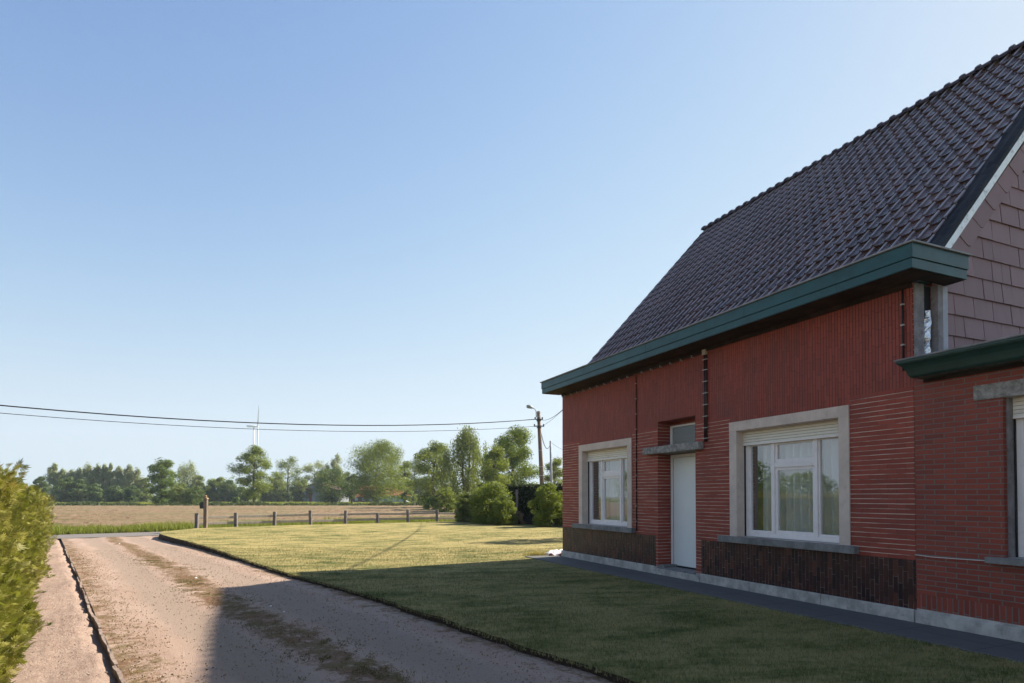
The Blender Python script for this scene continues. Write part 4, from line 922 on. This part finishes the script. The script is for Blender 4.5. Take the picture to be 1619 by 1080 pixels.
# other walls
Dp = 9.19; def_ = None
def rz(s): return 4.03+1.0856*s if s < Dp/2 else 4.03+1.0856*(Dp-s)
b = MB(); b.prism([(DEP+.002, 0), (Dp-.3, 0), (Dp-.3, rz(Dp-.3)-.15), (Dp/2, rz(Dp/2)-.15), (DEP+.002, rz(DEP)-.15)], .003, .3, axis='x'); b.build('gable_wall', M['b_horizontal'], H, uv=True)
b = MB(); b.prism([(DEP+.002, 0), (Dp-.3, 0), (Dp-.3, rz(Dp-.3)-.15), (Dp/2, rz(Dp/2)-.15), (DEP+.002, rz(DEP)-.15)], TL-.3, TL-.003, axis='x'); b.build('gable_wall', M['b_horizontal'], H, uv=True)
b = MB(); b.box(.002, TL-.002, Dp-.298, Dp, 0, 4.0); b.build('back_wall', M['b_horizontal'], H, uv=True)
b = MB(); b.box(.3, TL-.3, DEP+.01, Dp-.31, .05, .1); b.box(.3, TL-.3, DEP+.01, Dp-.31, 2.9, 2.95); b.box(.31, TL-.31, 3.2, 3.3, .1, 2.9); b.box(3.2, 3.3, DEP+.02, 3.2, .1, 2.9); b.box(5.3, 5.4, DEP+.02, 3.2, .1, 2.9); b.build('interior', M['dark'], H)
# plinth, stones
b = MB(); 
for (a, c) in ((-.02, 1.9), (1.905, 3.77), (5.06, 6.2), (6.205, 7.5), (7.505, 8.79)): b.box(a, c, -.035, -.002, -.05, .165)
b.box(3.775, 5.055, -.05, -.002, -.05, .13); b.build('plinth', M['plinth'], H, .012)
b = MB(); b.box(3.80, 4.02, .002+.0, .33, .131, .2) ; b.box(3.86, 4.92, -.04, .36, .131, .155); b.build('door_step', M['bluestone'], H, .006)
# roof
def roof_tiles():
    cols, rows = 45, 21; tw = 8.67/cols; sl = math.hypot(1, 1.0856); cs, sn = 1/sl, 1.0856/sl; s_start = .06; rl = ((Dp/2-s_start)*sl-.02)/rows
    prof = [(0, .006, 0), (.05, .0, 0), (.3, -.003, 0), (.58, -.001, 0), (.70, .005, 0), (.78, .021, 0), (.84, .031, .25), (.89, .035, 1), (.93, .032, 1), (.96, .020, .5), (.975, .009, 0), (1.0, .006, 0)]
    V = []; Fc = []; T = []; W = []; B = []; Np = len(prof)
    sag = lambda t_, s_: .012*math.sin(t_*.9+1)*math.sin(s_*.8)+.006*math.sin(t_*2.3+s_*1.7)
    for r in range(rows):
        for c in range(cols):
            j = random.gauss(0, .0026); ja = random.gauss(0, .006); jt = random.gauss(0, .0015); tone = random.random()**1.3; base = len(V); skew = random.gauss(0, .003)
            dirt = 1 if random.random() < .16 else random.random()*.5; j += sag(c*tw, r*rl)
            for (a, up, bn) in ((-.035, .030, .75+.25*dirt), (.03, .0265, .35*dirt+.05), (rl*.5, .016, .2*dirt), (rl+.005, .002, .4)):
                for (u, hgt, glint) in prof:
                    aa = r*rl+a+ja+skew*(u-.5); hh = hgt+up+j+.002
                    V.append((c*tw+u*tw+jt, s_start+aa*cs-hh*sn, rz0+aa*sn+hh*cs)); T.append(tone); W.append(glint*random.uniform(.55, 1)*(1 if a > -.03 else .3)); B.append(bn)
            for k in range(3):
                for i in range(Np-1): Fc.append((base+k*Np+i, base+k*Np+i+1, base+(k+1)*Np+i+1, base+(k+1)*Np+i))
            b2 = len(V)
            for dz_ in (-.014, .030):  # thickness of the front edge
                for (u, hgt, glint) in prof:
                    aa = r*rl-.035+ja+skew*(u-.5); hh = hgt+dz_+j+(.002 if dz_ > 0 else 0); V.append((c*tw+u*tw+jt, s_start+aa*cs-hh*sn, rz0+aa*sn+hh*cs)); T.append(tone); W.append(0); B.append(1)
            for i in range(Np-1): Fc.append((b2+i, b2+i+1, b2+Np+i+1, b2+Np+i))
    return V, Fc, T, W, B
rz0 = rz(.06)
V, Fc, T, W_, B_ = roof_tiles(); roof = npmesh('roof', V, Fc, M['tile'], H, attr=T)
for nm_, vl_ in (('crest_glint', W_), ('grime', B_)): a_ = roof.data.attributes.new(nm_, 'FLOAT', 'POINT'); a_.data.foreach_set('value', np.array(vl_, dtype=np.float32))
# roof body below the tiles + back slope
b = MB(); b.prism([(.10, rz(.10)-.02), (Dp/2, rz(Dp/2)-.02), (Dp+.3, rz(Dp+.3)-.02), (Dp+.3, rz(Dp+.3)-.14), (Dp/2, rz(Dp/2)-.15), (.10, rz(.10)-.16)], -.015, TL+.02, axis='x'); b.build('roof_deck', M['flash'], roof)
# ridge tiles
b = MB(); zr = rz(Dp/2)
x = -.05; 
while x < TL-.05:
    n_ = 7; x1 = x+.29; vs = []
    for (xx, rr) in ((x, .152), (x+.055, .148), (x+.075, .118), (x1, .115)):
        for k in range(n_): a = math.pi*k/(n_-1); vs.append((xx, Dp/2-math.cos(a)*rr*1.05, zr-.055+math.sin(a)*rr*.95+.02))
    b.add(vs, [(q*n_+k, q*n_+k+1, (q+1)*n_+k+1, (q+1)*n_+k) for q in range(3) for k in range(n_-1)]+[tuple(range(n_))]); x += .262
b.build('ridge', M['tile'], roof)
# left verge tiles (bent edge tiles)
b = MB(); sl = math.hypot(1, 1.0856)
for r in range(21):
    s0_ = .06+r*((Dp/2-.08)/21); s1_ = s0_+(Dp/2-.08)/21+.03
    z0_, z1_ = rz(s0_)+.055, rz(s1_)+.035
    b.add([(-.03, s0_, z0_), (-.03, s1_, z1_), (-.03, s1_, z1_-.14), (-.03, s0_, z0_-.14), (.03, s0_, z0_), (.03, s1_, z1_), (.03, s1_, z1_-.14), (.03, s0_, z0_-.14)], [(0, 1, 2, 3), (4, 7, 6, 5), (0, 4, 5, 1), (0, 3, 7, 4)])
b.build('verge_tiles', M['tile'], roof)
# dark flashing strip and white verge on the right
def zl(s, o): return rz(s)+o
b = MB(); ny = 26
rs = np.random.default_rng(8)
for i in range(ny):
    for jx in range(4):
        pass
xsf = [8.58, 8.655, 8.70, 8.75, 8.80, 8.872]; ssf = [.1+(Dp/2-.1)*k/ny for k in range(ny+1)]; hh = {}
for i, s_ in enumerate(ssf):
    for k, x in enumerate(xsf): hh[i, k] = (x, s_, rz(s_)+.045+rs.normal()*.010+(.012 if k == 1 else 0)-(.02 if k == 5 else 0))
for i in range(ny):
    for k in range(5): b.add([hh[i, k], hh[i, k+1], hh[i+1, k+1], hh[i+1, k]], [(0, 1, 2, 3)])
for i in range(ny): a0, a1 = hh[i, 5], hh[i+1, 5]; b.add([a0, a1, (a1[0]+.003, a1[1], a1[2]-.07), (a0[0]+.003, a0[1], a0[2]-.07)], [(0, 1, 2, 3)])
b.build('verge_flashing', M['flash'], roof, smooth=True)
b = MB(); b.prism([(.40, zl(.40, -.16)), (Dp/2, zl(Dp/2, -.19)), (Dp/2, zl(Dp/2, -.06)), (.40, zl(.40, -.035))], TL+.056, TL+.078, axis='x'); b.build('verge_strip', M['whitestrip'], roof, .003)
b = MB(); b.prism([(.40, zl(.40, -.16)), (Dp/2, zl(Dp/2, -.19)), (Dp/2, zl(Dp/2, -.03)), (.40, zl(.40, -.02))], TL+.004, TL+.0555, axis='x'); b.build('barge_board', M['soffit'], roof)
# gable shingles
def clip(poly, f):
    out = []
    for i in range(len(poly)):
        a, c = poly[i], poly[(i+1) % len(poly)]; fa, fc_ = f(a), f(c)
        if fa >= 0: out.append(a)
        if fa*fc_ < 0: k = fa/(fa-fc_); out.append((a[0]+(c[0]-a[0])*k, a[1]+(c[1]-a[1])*k))
    return out
V = []; Fc = []; T = []
bsh = MB(); tones = []
top = lambda p: (3.86+1.05*p[0] if p[0] < 4.6 else 3.86+1.05*(9.2-p[0]))-p[1]
rh, wdt = .265, .40; sm0 = .56
def shingle(poly, z0, x_off, tone, thick=.012):
    dj = random.gauss(0, .003)
    P = [(TL+.006+x_off+(.022+dj)*max(0, 1-(z-z0)/rh), s, z) for (s, z) in poly]; n_ = len(P); nb = len(bsh.v)
    bsh.add(P+[(p[0]-thick, p[1], p[2]) for p in P], [tuple(range(n_))]+[(i, (i+1) % n_, n_+(i+1) % n_, n_+i) for i in range(n_)]); tones.extend([tone]*(2*n_))
for r in range(24):
    z0 = 2.96+r*rh
    for c in range(-1, 23):
        x0 = sm0+c*wdt+(.2 if r % 2 else 0)+random.gauss(0, .004); poly = [(x0+.006, z0), (x0+wdt-.006, z0), (x0+wdt-.006, z0+rh+.03), (x0+.006, z0+rh+.03)]
        poly = clip(clip(poly, lambda p: p[0]-sm0), top)
        if len(poly) < 3: continue
        tn_ = random.random()*.8
        sp = x0+wdt*.5+random.uniform(-.02, .02)
        if random.random() < .4:
            l_ = clip(poly, lambda p: (sp-.003)-p[0]); r_ = clip(poly, lambda p: p[0]-(sp+.003))
            for q in (l_, r_):
                if len(q) >= 3: shingle(q, z0, 0, tn_)
        else: shingle(poly, z0, 0, tn_)
for k in range(15):                                      # angle-cut verge shingles
    s_ = .58+k*.267; zt_ = lambda q: 3.86+1.05*q
    poly = [(s_, zt_(s_)), (s_+.166, zt_(s_)-.10), (s_+.23, zt_(s_)-.09), (s_+.44, zt_(s_)+.13), (s_+.44, zt_(s_+.44))]
    if poly[-1][0] < 4.5:
        P = [(TL+.046-.012*max(0, (z_-zt_(s_)+.10))/.5+.002*(k % 2), a_, z_) for a_, z_ in poly]; nb = len(bsh.v); n_ = 5
        bsh.add(P+[(p[0]-.024, p[1], p[2]) for p in P], [tuple(range(n_))]+[(i, (i+1) % n_, n_+(i+1) % n_, n_+i) for i in range(n_)]); tones.extend([random.random()*.8]*10)
q = MB(); q.prism([(.56, 2.95), (9.0, 2.95), (9.0, 3.9), (4.6, 8.65), (.56, 4.4)], TL-.001, TL+.003, axis='x'); q.build('cladding_felt', M['rubber'], H)
o = bsh.build('slate_cladding', M['shingle'], H); a = o.data.attributes.new('tone', 'FLOAT', 'POINT'); a.data.foreach_set('value', np.array(tones, dtype=np.float32))
# corner boards and foil at the open end of the cavity
b = MB(); b.box(TL+.002, TL+.03, .01, .17, 2.95, 4.05); b.build('corner_board', M['board1'], H, .004)
b = MB(); b.box(TL+.002, TL+.09, .335, .43, 2.95, 4.05); b.build('corner_board', M['board1'], H, .004)
b = MB(); b.box(TL+.002, TL+.075, .434, .545, 2.95, 4.05); tag(b.build('corner_board', M['board2'], H, .004), 'pale corner board, its lit side put into the colour')
b = MB(); b.box(TL-.001, TL+.001, .172, .333, 2.95, 4.05); b.build('cavity', M['rubber'], H)
b = MB(); nz = 30; nk = 7; vs = []; rs = np.random.default_rng(4)
for i in range(nz+1):
    z = 2.96+.78*i/nz; wd_ = .055*(1-.55*math.exp(-((z-3.35)/.03)**2))*(1 if i < nz-3 else .6)
    for k in range(nk):
        u = -1+2*k/(nk-1); vs.append((TL+.01+.04*(1-u*u)+rs.normal()*.004, .245+u*wd_+rs.normal()*.003+.012*math.sin(z*9), z))
b.add(vs, [(i*nk+k, i*nk+k+1, (i+1)*nk+k+1, (i+1)*nk+k) for i in range(nz) for k in range(nk-1)]); b.build('foil_insulation', M['foil'], H)
# box gutter with its return
def ring(o): return [(-.20-o, -.47-o), (9.11+o, -.47-o), (9.11+o, .52+o), (TL+.08-.02, .52+o), (TL+.08-.02, .27), (-.20-o, .27)]
gt = MB(); gt.prism(ring(.0), 4.064, 4.175); gt = gt.build('box_gutter', M['green'], H, .004)
b = MB(); b.prism(ring(.014), 4.177, 4.338); b.build('fascia_board', M['green'], gt, .004)
for xs_ in (1.9, 4.15, 6.6): q = MB(); q.box(xs_, xs_+.004, -.487, -.4845, 4.18, 4.336); q.build('board_joint', M['rubber'], gt)
b = MB(); b.prism(ring(.042), 4.340, 4.362); b.build('gutter_lip', M['zinc'], gt, .004)
b = MB(); b.prism([(-.18, -.45), (9.09, -.45), (9.09, .50), (TL+.08, .50), (TL+.08, -.002), (-.18, -.002)], 4.057, 4.063); b.build('soffit', M['soffit'], gt)
b = MB(); b.box(0, TL, -.03, -.002, 4.0, 4.056); b.build('frieze', M['soffit'], H)
# windows
def curtain(parent, x0, x1, z0, z1, y):
    V = []; Fc = []; n_ = 160
    for i in range(n_+1):
        u = i/n_; x = x0+(x1-x0)*u; ph = (x-x0)*2*math.pi/.135
        for j in range(7):
            z = z0+(z1-z0)*j/6; V.append((x+.008*math.sin(ph*.5+j*.1), y+.042*math.sin(ph+.25*math.sin(ph*.37)+j*.03)+.010*math.sin(ph*.37), z))
    for i in range(n_):
        for j in range(6): Fc.append((i*7+j, (i+1)*7+j, (i+1)*7+j+1, i*7+j+1))
    return npmesh('curtain', V, Fc, M['curtain'], parent, smooth=True)
def window(x0, x1, root, stone=True, label=None, cur0=.17, zoff=0.0):
    z0, z1 = .86, 2.55; y = .17; W_ = x1-x0
    f = MB(); fd = (y, y+.07)
    zb = .93; ztp = 2.38
    f.box(x0+.002, x0+.075, *fd, z0+.002, ztp); f.box(x1-.075, x1-.002, *fd, z0+.002, ztp); f.box(x0+.075, x1-.075, fd[0]-.006, fd[1], z0+.002, zb); f.box(x0+.075, x1-.075, *fd, ztp-.05, ztp)
    m0, m1 = x0+.53+.015, x0+.53+.07; m2, m3 = x1-.545, x1-.49
    for (a, c) in ((m0, m1), (m2, m3)): f.box(a, c, fd[0]-.01, fd[1], zb, ztp-.05)
    f.box(m1, m2, fd[0]-.004, fd[1], 1.94, 2.02)
    # sashes
    ya = y+.012; sash = [(x0+.075, m0, zb, ztp-.05), (m1, m2, zb, 1.94), (m1, m2, 2.02, ztp-.05), (m3, x1-.075, zb, ztp-.05)]
    w_ = .043
    for i, (a, c, e, g) in enumerate(sash):
        ww = w_ if i in (1, 2) else .028
        f.box(a, a+ww, ya, ya+.05, e, g); f.box(c-ww, c, ya, ya+.05, e, g); f.box(a+ww, c-ww, ya, ya+.05, e, e+ww*1.2); f.box(a+ww, c-ww, ya, ya+.05, g-ww, g)
    win = f.build('window', M['white'], root, .004)
    if label: win['label'] = label
    g_ = MB()
    for i, (a, c, e, g) in enumerate(sash): g_.box(a+.02, c-.02, ya+.022, ya+.027, e+.02, g-.02)
    g_.build('pane', M['glass'], win)
    s = MB(); s.box(x0+.004, x1-.004, .125, .140, 2.338, z1-.002); s.build('roller_shutter', M['shutter'], win)
    s = MB(); s.box(x0+.004, x1-.004, .118, .146, 2.318, 2.337); s.build('shutter_rail', M['white'], win, .003)
    for (ga, gc) in ((x0+.0045, x0+.012), (x1-.012, x1-.0045)): s = MB(); s.box(ga, gc, .14, .168, z0+.002, 2.317); s.build('shutter_guide', M['rubber'], win)
    curtain(win, x0+cur0, x1-.05, z0+.02, ztp+.1, .37)
    if stone:
        a, c = x0-.155, x1+.153
        s = MB(); s.box(a, x0, -.022, -.001, .855, 2.555); s.box(x1, c, -.022, -.001, .855, 2.555); s.box(a, c, -.025, -.001, 2.556, 2.705)
        # stone-lined reveals
        s.box(x0+.0005, x0+.004, -.020, .165, .86, 2.549); s.box(x1-.004, x1-.0005, -.020, .165, .86, 2.549); s.box(x0+.0005, x1-.0005, -.020, .165, 2.5455, 2.5495); s.build('stone_surround', M['stone'], win, .003)
        s = MB(); s.box(x0-.36, x1+.27, -.10, -.001, .757, .853); s.box(x0+.002, x1-.002, -.001, .165, .80, .856); s.build('sill', M['bluestone'], win, .006)
    return win
window(1.0, 2.85, H, label='smaller looking far window beside the corner')
window(5.935, 7.80, H)
# door recess
b = MB(); yb = .33
b.box(3.856, 4.927, yb, yb+.035, 2.31, 2.928, 1); b.box(3.856, 3.86, yb, yb+.03, .16, 2.3, 0)
o = b.build('recess_infill', [M['dark'], M['b_horizontal']], H, uv=True)
b = MB(); b.box(3.868, 3.915, yb-.04, yb+.03, .158, 2.30); b.box(4.875, 4.922, yb-.04, yb+.03, .158, 2.30); b.box(3.915, 4.875, yb-.04, yb+.03, 2.245, 2.30)
dr = b.build('door', M['white'], H, .004)
b = MB(); b.box(3.92, 4.87, yb-.012, yb+.03, .185, 2.24); b.build('door_leaf', M['door'], dr, .003)
b = MB(); b.box(3.915, 3.9195, yb-.015, yb+.02, .185, 2.24); b.box(3.92, 4.87, yb-.02, yb+.02, .158, .184); b.build('door_seal', M['rubber'], dr)
b = MB(); b.tube([(4.80, yb-.012, 1.18), (4.80, yb-.06, 1.18), (4.68, yb-.06, 1.18)], .009, 6); b.box(4.775, 4.825, yb-.020, yb-.0121, 1.08, 1.26); b.build('handle', M['clip'], dr)
b = MB(); fy = yb-.05
x0, x1, z0, z1 = 3.86, 4.90, 2.455, 2.86
b.box(x0+.01, x0+.06, fy, yb, z0, z1); b.box(x1-.05, x1, fy, yb, z0, z1); b.box(x0+.06, x1-.05, fy, yb, z0, z0+.035); b.box(x0+.06, x1-.05, fy, yb, z1-.035, z1)
tw_ = b.build('window', M['white'], H, .004); tw_['label'] = 'small transom window of ribbed glass above the door'
b = MB(); b.box(x0+.05, x1-.04, fy+.02, fy+.026, z0+.03, z1-.03); b.build('pane', M['ribglass'], tw_)
b = MB(); b.box(3.533, 5.153, -.13, -.002, 2.312, 2.449); b.box(3.857, 4.926, -.001, yb-.003, 2.312, 2.449); b.build('canopy', M['canopy'], H, .012)
# conduits
def clip_at(par, x0, x1, d, z0, z1): q = MB(); q.box(x0, x1, -d, -.002, z0, z1); q.build('clip', M['clip'], par)
pc = MB(); pc.tube([(5.20, -.022, 3.98), (5.20, -.022, 2.44)], .016, 8); pc.tube([(5.243, -.020, 3.98), (5.243, -.020, 2.44)], .014, 8); pc = pc.build('conduit', M['conduit'], H, smooth=True)
for z in (2.5, 2.68, 2.88, 3.08, 3.28, 3.48, 3.68, 3.86): clip_at(pc, 5.165, 5.275, .042, z-.006, z+.006)
b = MB(); b.box(5.18, 5.26, -.06, -.002, 3.94, 4.03); b.build('junction_box', M['jbox'], pc, .004)
cb = MB(); cb.tube([(3.165, -.012, .80), (3.165, -.012, 3.93), (3.17, -.03, 3.965), (3.2, -.04, 3.975), (5.15, -.04, 3.975)], .011, 6); cb = cb.build('cable', M['conduit'], H, smooth=True)
for k in range(10): clip_at(cb, 3.151, 3.179, .026, 1.0+.31*k-.008, 1.0+.31*k+.008)
for k in range(6): clip_at(cb, 3.4+.3*k-.008, 3.4+.3*k+.008, .056, 3.955, 3.992)
cb = MB(); cb.tube([(0.05, -.04, 3.975), (3.1, -.04, 3.975)], .011, 6); cb = cb.build('cable', M['conduit'], H, smooth=True)
for k in range(10): clip_at(cb, .2+.3*k-.008, .2+.3*k+.008, .056, 3.955, 3.992)
cb = MB(); cb.tube([(8.69, -.014, 4.0), (8.69, -.014, 3.02)], .012, 6); cb = cb.build('cable', M['cable'], H, smooth=True)
for z in (3.1, 3.33, 3.57, 3.82): clip_at(cb, 8.67, 8.71, .032, z-.008, z+.008)

# ================================================================== THE ANNEX
A = empty('brick_annex', hw(TL, 0, 0), ROT); tag(A, 'low flat roofed brick annex with dark green gutter at the right edge', 'annex')
AL = 6.0; AD = 5.5; AT = 2.95; AH = [(.935, 2.80, .86, 2.54)]
def ahole(x, z): return any(a < x < b_ and c < z < d_ for a, b_, c, d_ in AH)
b = MB(); xs = [.003, .935, 2.80, AL]; zs = [0, .18, .355, .86, 2.54, AT]
wallcells(b, xs, zs, .0025, lambda x, z: 2 if z < .18 else (1 if z < .355 else 0), ahole); wallcells(b, xs, zs, .30, lambda x, z: 2, ahole)
for (x0, x1, z0, z1) in AH:
    b.quad((x0, .0025, z0), (x0, .3, z0), (x0, .3, z1), (x0, .0025, z1)); b.quad((x1, .0025, z0), (x1, .0025, z1), (x1, .3, z1), (x1, .3, z0))
    b.quad((x0, .0025, z1), (x0, .3, z1), (x1, .3, z1), (x1, .0025, z1), 2); b.quad((x0, .0025, z0), (x1, .0025, z0), (x1, .3, z0), (x0, .3, z0), 2)
b.build('front_wall', [M['b_annex'], M['b_soldier'], M['plinth']], A, uv=True)
b = MB(); b.box(AL-.3, AL, .302, AD, 0, AT); b.box(.05, AL-.3, AD-.3, AD, 0, AT); b.build('side_wall', M['b_annex'], A, uv=True)
b = MB(); b.box(.05, AL-.3, .31, AD-.3, .05, .1); b.box(.05, .06, .31, AD-.3, .1, 2.8); b.box(.06, AL-.3, 2.5, 2.6, .1, 2.8); b.build('interior', M['dark'], A)
b = MB(); b.box(.0, AL, -.03, .0, -.05, .155); b.build('plinth', M['plinth'], A, .012)
b = MB(); b.box(.66, 3.2, -.012, .002, 2.54, 2.705); b.build('lintel', M['canopy'], A, .004)
b = MB(); b.box(.787, 3.0, -.09, .001, .793, .86); b.box(.937, 2.798, .0025, .165, .80, .859); b.build('sill', M['bluestone'], A, .006)
b = MB(); b.box(.9355, .958, .06, .166, .861, 2.539); b.build('reveal_board', M['board1'], A)
wa = window(.96, 2.80, A, stone=False, cur0=.35)
b = MB(); b.box(.04, AL+.1, .002, AD+.1, 2.952, 3.0); rf = b.build('roof', M['flash'], A)
prof = [(-.20, 2.868), (-.215, 2.872), (-.235, 2.895), (-.247, 2.935), (-.262, 2.975), (-.285, 3.01), (-.315, 3.035), (-.322, 3.055), (-.322, 3.075), (-.29, 3.075), (-.27, 3.03), (.0, 3.01), (.0, 2.868)]
n_ = len(prof); xl = [max(.01, min(.13, .332+p[0])) for p in prof]; b = MB()
b.add([(xl[k], prof[k][0], prof[k][1]) for k in range(n_)]+[(AL+.1, p[0], p[1]) for p in prof], [tuple(range(n_)), tuple(range(2*n_-1, n_-1, -1))]+[(k, (k+1) % n_, n_+(k+1) % n_, n_+k) for k in range(n_)])
gg = b.build('gutter', M['dgreen'], A)
b = MB(); b.box(-.012, AL+.11, -.336, -.292, 3.0765, 3.094); b.build('gutter_lip', M['zinc'], gg, .002)
b = MB(); b.box(.135, AL, -.03, -.001, 2.83, 2.866); b.build('frieze', M['soffit'], A)
b = MB(); b.tube([(0.0, -.012, .81), (.2, -.014, .802), (.5, -.014, .806), (.78, -.012, .812)], .0045, 6); b.build('cord', M['rawcable'], A)

# slab path along the front
t = empty('slab_origin', (0, 0, 0)); bpy.data.objects.remove(t)
b = MB(); b.box(-.38, 15.5, -.87, -.036, -.05, .018); o = b.build('pavement', M['slab'], None, .01); o.location = (C0.x, C0.y, 0); o.rotation_euler = (0, 0, ROT); tag(o, kind='structure')

# rubbish bundle and weeds at the house corner
c = hw(-.42, .12, .0); V = []; Fc = []; nn_ = 18; rs = np.random.default_rng(2)
def nz_(x, y): return .5*math.sin(x*9+1)*math.cos(y*11)+.3*math.sin(x*23+y*17)+.2*math.sin(y*31-x*13)
for j in range(nn_):
    for i in range(nn_):
        u, v = i/(nn_-1)*2-1, j/(nn_-1)*2-1; r2 = max(0, 1-u*u)*max(0, 1-v*v)
        V.append((u*.36+.03*nz_(v*1.3, u), v*.22+.03*nz_(u, v*2), .02+.13*r2**.5*(.7+.5*nz_(u*1.5, v*1.5))))
for j in range(nn_-1):
    for i in range(nn_-1): Fc.append((j*nn_+i, j*nn_+i+1, (j+1)*nn_+i+1, (j+1)*nn_+i))
t = empty('rubbish_bundle', c, .3); tag(t, 'crumpled white plastic sheet lying on the lawn at the house corner', 'plastic sheet')
npmesh('plastic_sheet', V, Fc, M['tarp'], t, smooth=False)
b = MB()
for k in range(9):
    x, y = random.uniform(-.35, .3), random.uniform(-.22, -.1); b.tube([(x-.06, y, .02), (x, y-.01, .045), (x+.07, y, .02)], [.02, .035, .015], 6)
b.build('rag', M['redrag'], t, smooth=True)
n = 700; P = np.stack([RNG.normal(c[0]-.52, .14, n), RNG.normal(c[1]-.1, .09, n)], 1)
M['dryw'] = leaf_mat('dry_weed', (.30, .20, .07), (.44, .33, .12), (.36, .15, .08), .35, 8)
blades('dry_weeds', P, -.005, .12, .010, M['dryw'], 1.1, label='dry straw coloured weeds beside the white plastic sheet', cat='weeds')

# tree behind the house whose shadow falls over the lawn
t = make_tree('small_tree', (5.3, 23.4, 0), 5.6, 2.6, 2.0, 'round', 'l_deep', 40, 5000, .14); tag(t, 'small leafy tree hidden behind the house, known by its shadow on the lawn', 'tree')
# trees across the drive that the window panes mirror
src = None
for i, (x, y, sc) in enumerate([(-46, 8, 1.0), (-50, 17, 1.25), (-47, 25, .8), (-52, 33, 1.1), (-44, 0, .9), (-49, 41, 1.2), (-43, -9, 1.15)]):
    if src is None: src = o = make_tree('round_tree', (x, y, GZ), 6.5, 8.5, .6, 'round', 'l_deep', 60, 7000, .28)
    else: o = copy_tree(src)
    o.location = (x, y, GZ); o.scale = (sc, sc, sc*.78); o.rotation_euler = (0, 0, i*1.3); tag(o, 'green tree outside the view that is mirrored in the window panes', 'tree', 'trees mirrored in the window panes')

# ------------------------------------------------------------------ haze: thin even air round the whole scene
hm = bpy.data.materials.new('haze_air'); hm.use_nodes = True; ht = hm.node_tree; ht.nodes.remove(ht.nodes['Principled BSDF'])
pv = ht.nodes.new('ShaderNodeVolumePrincipled'); pv.inputs['Color'].default_value = (.78, .89, 1, 1); pv.inputs['Density'].default_value = .00026; pv.inputs['Anisotropy'].default_value = .2
ht.links.new(pv.outputs[0], ht.nodes['Material Output'].inputs['Volume'])
b = MB(); b.box(-1300, 1300, -420, 1500, -1.4, 165); o = b.build('haze', hm); tag(o, kind='stuff', label='thin pale haze that softens the far tree rows', cat='haze')
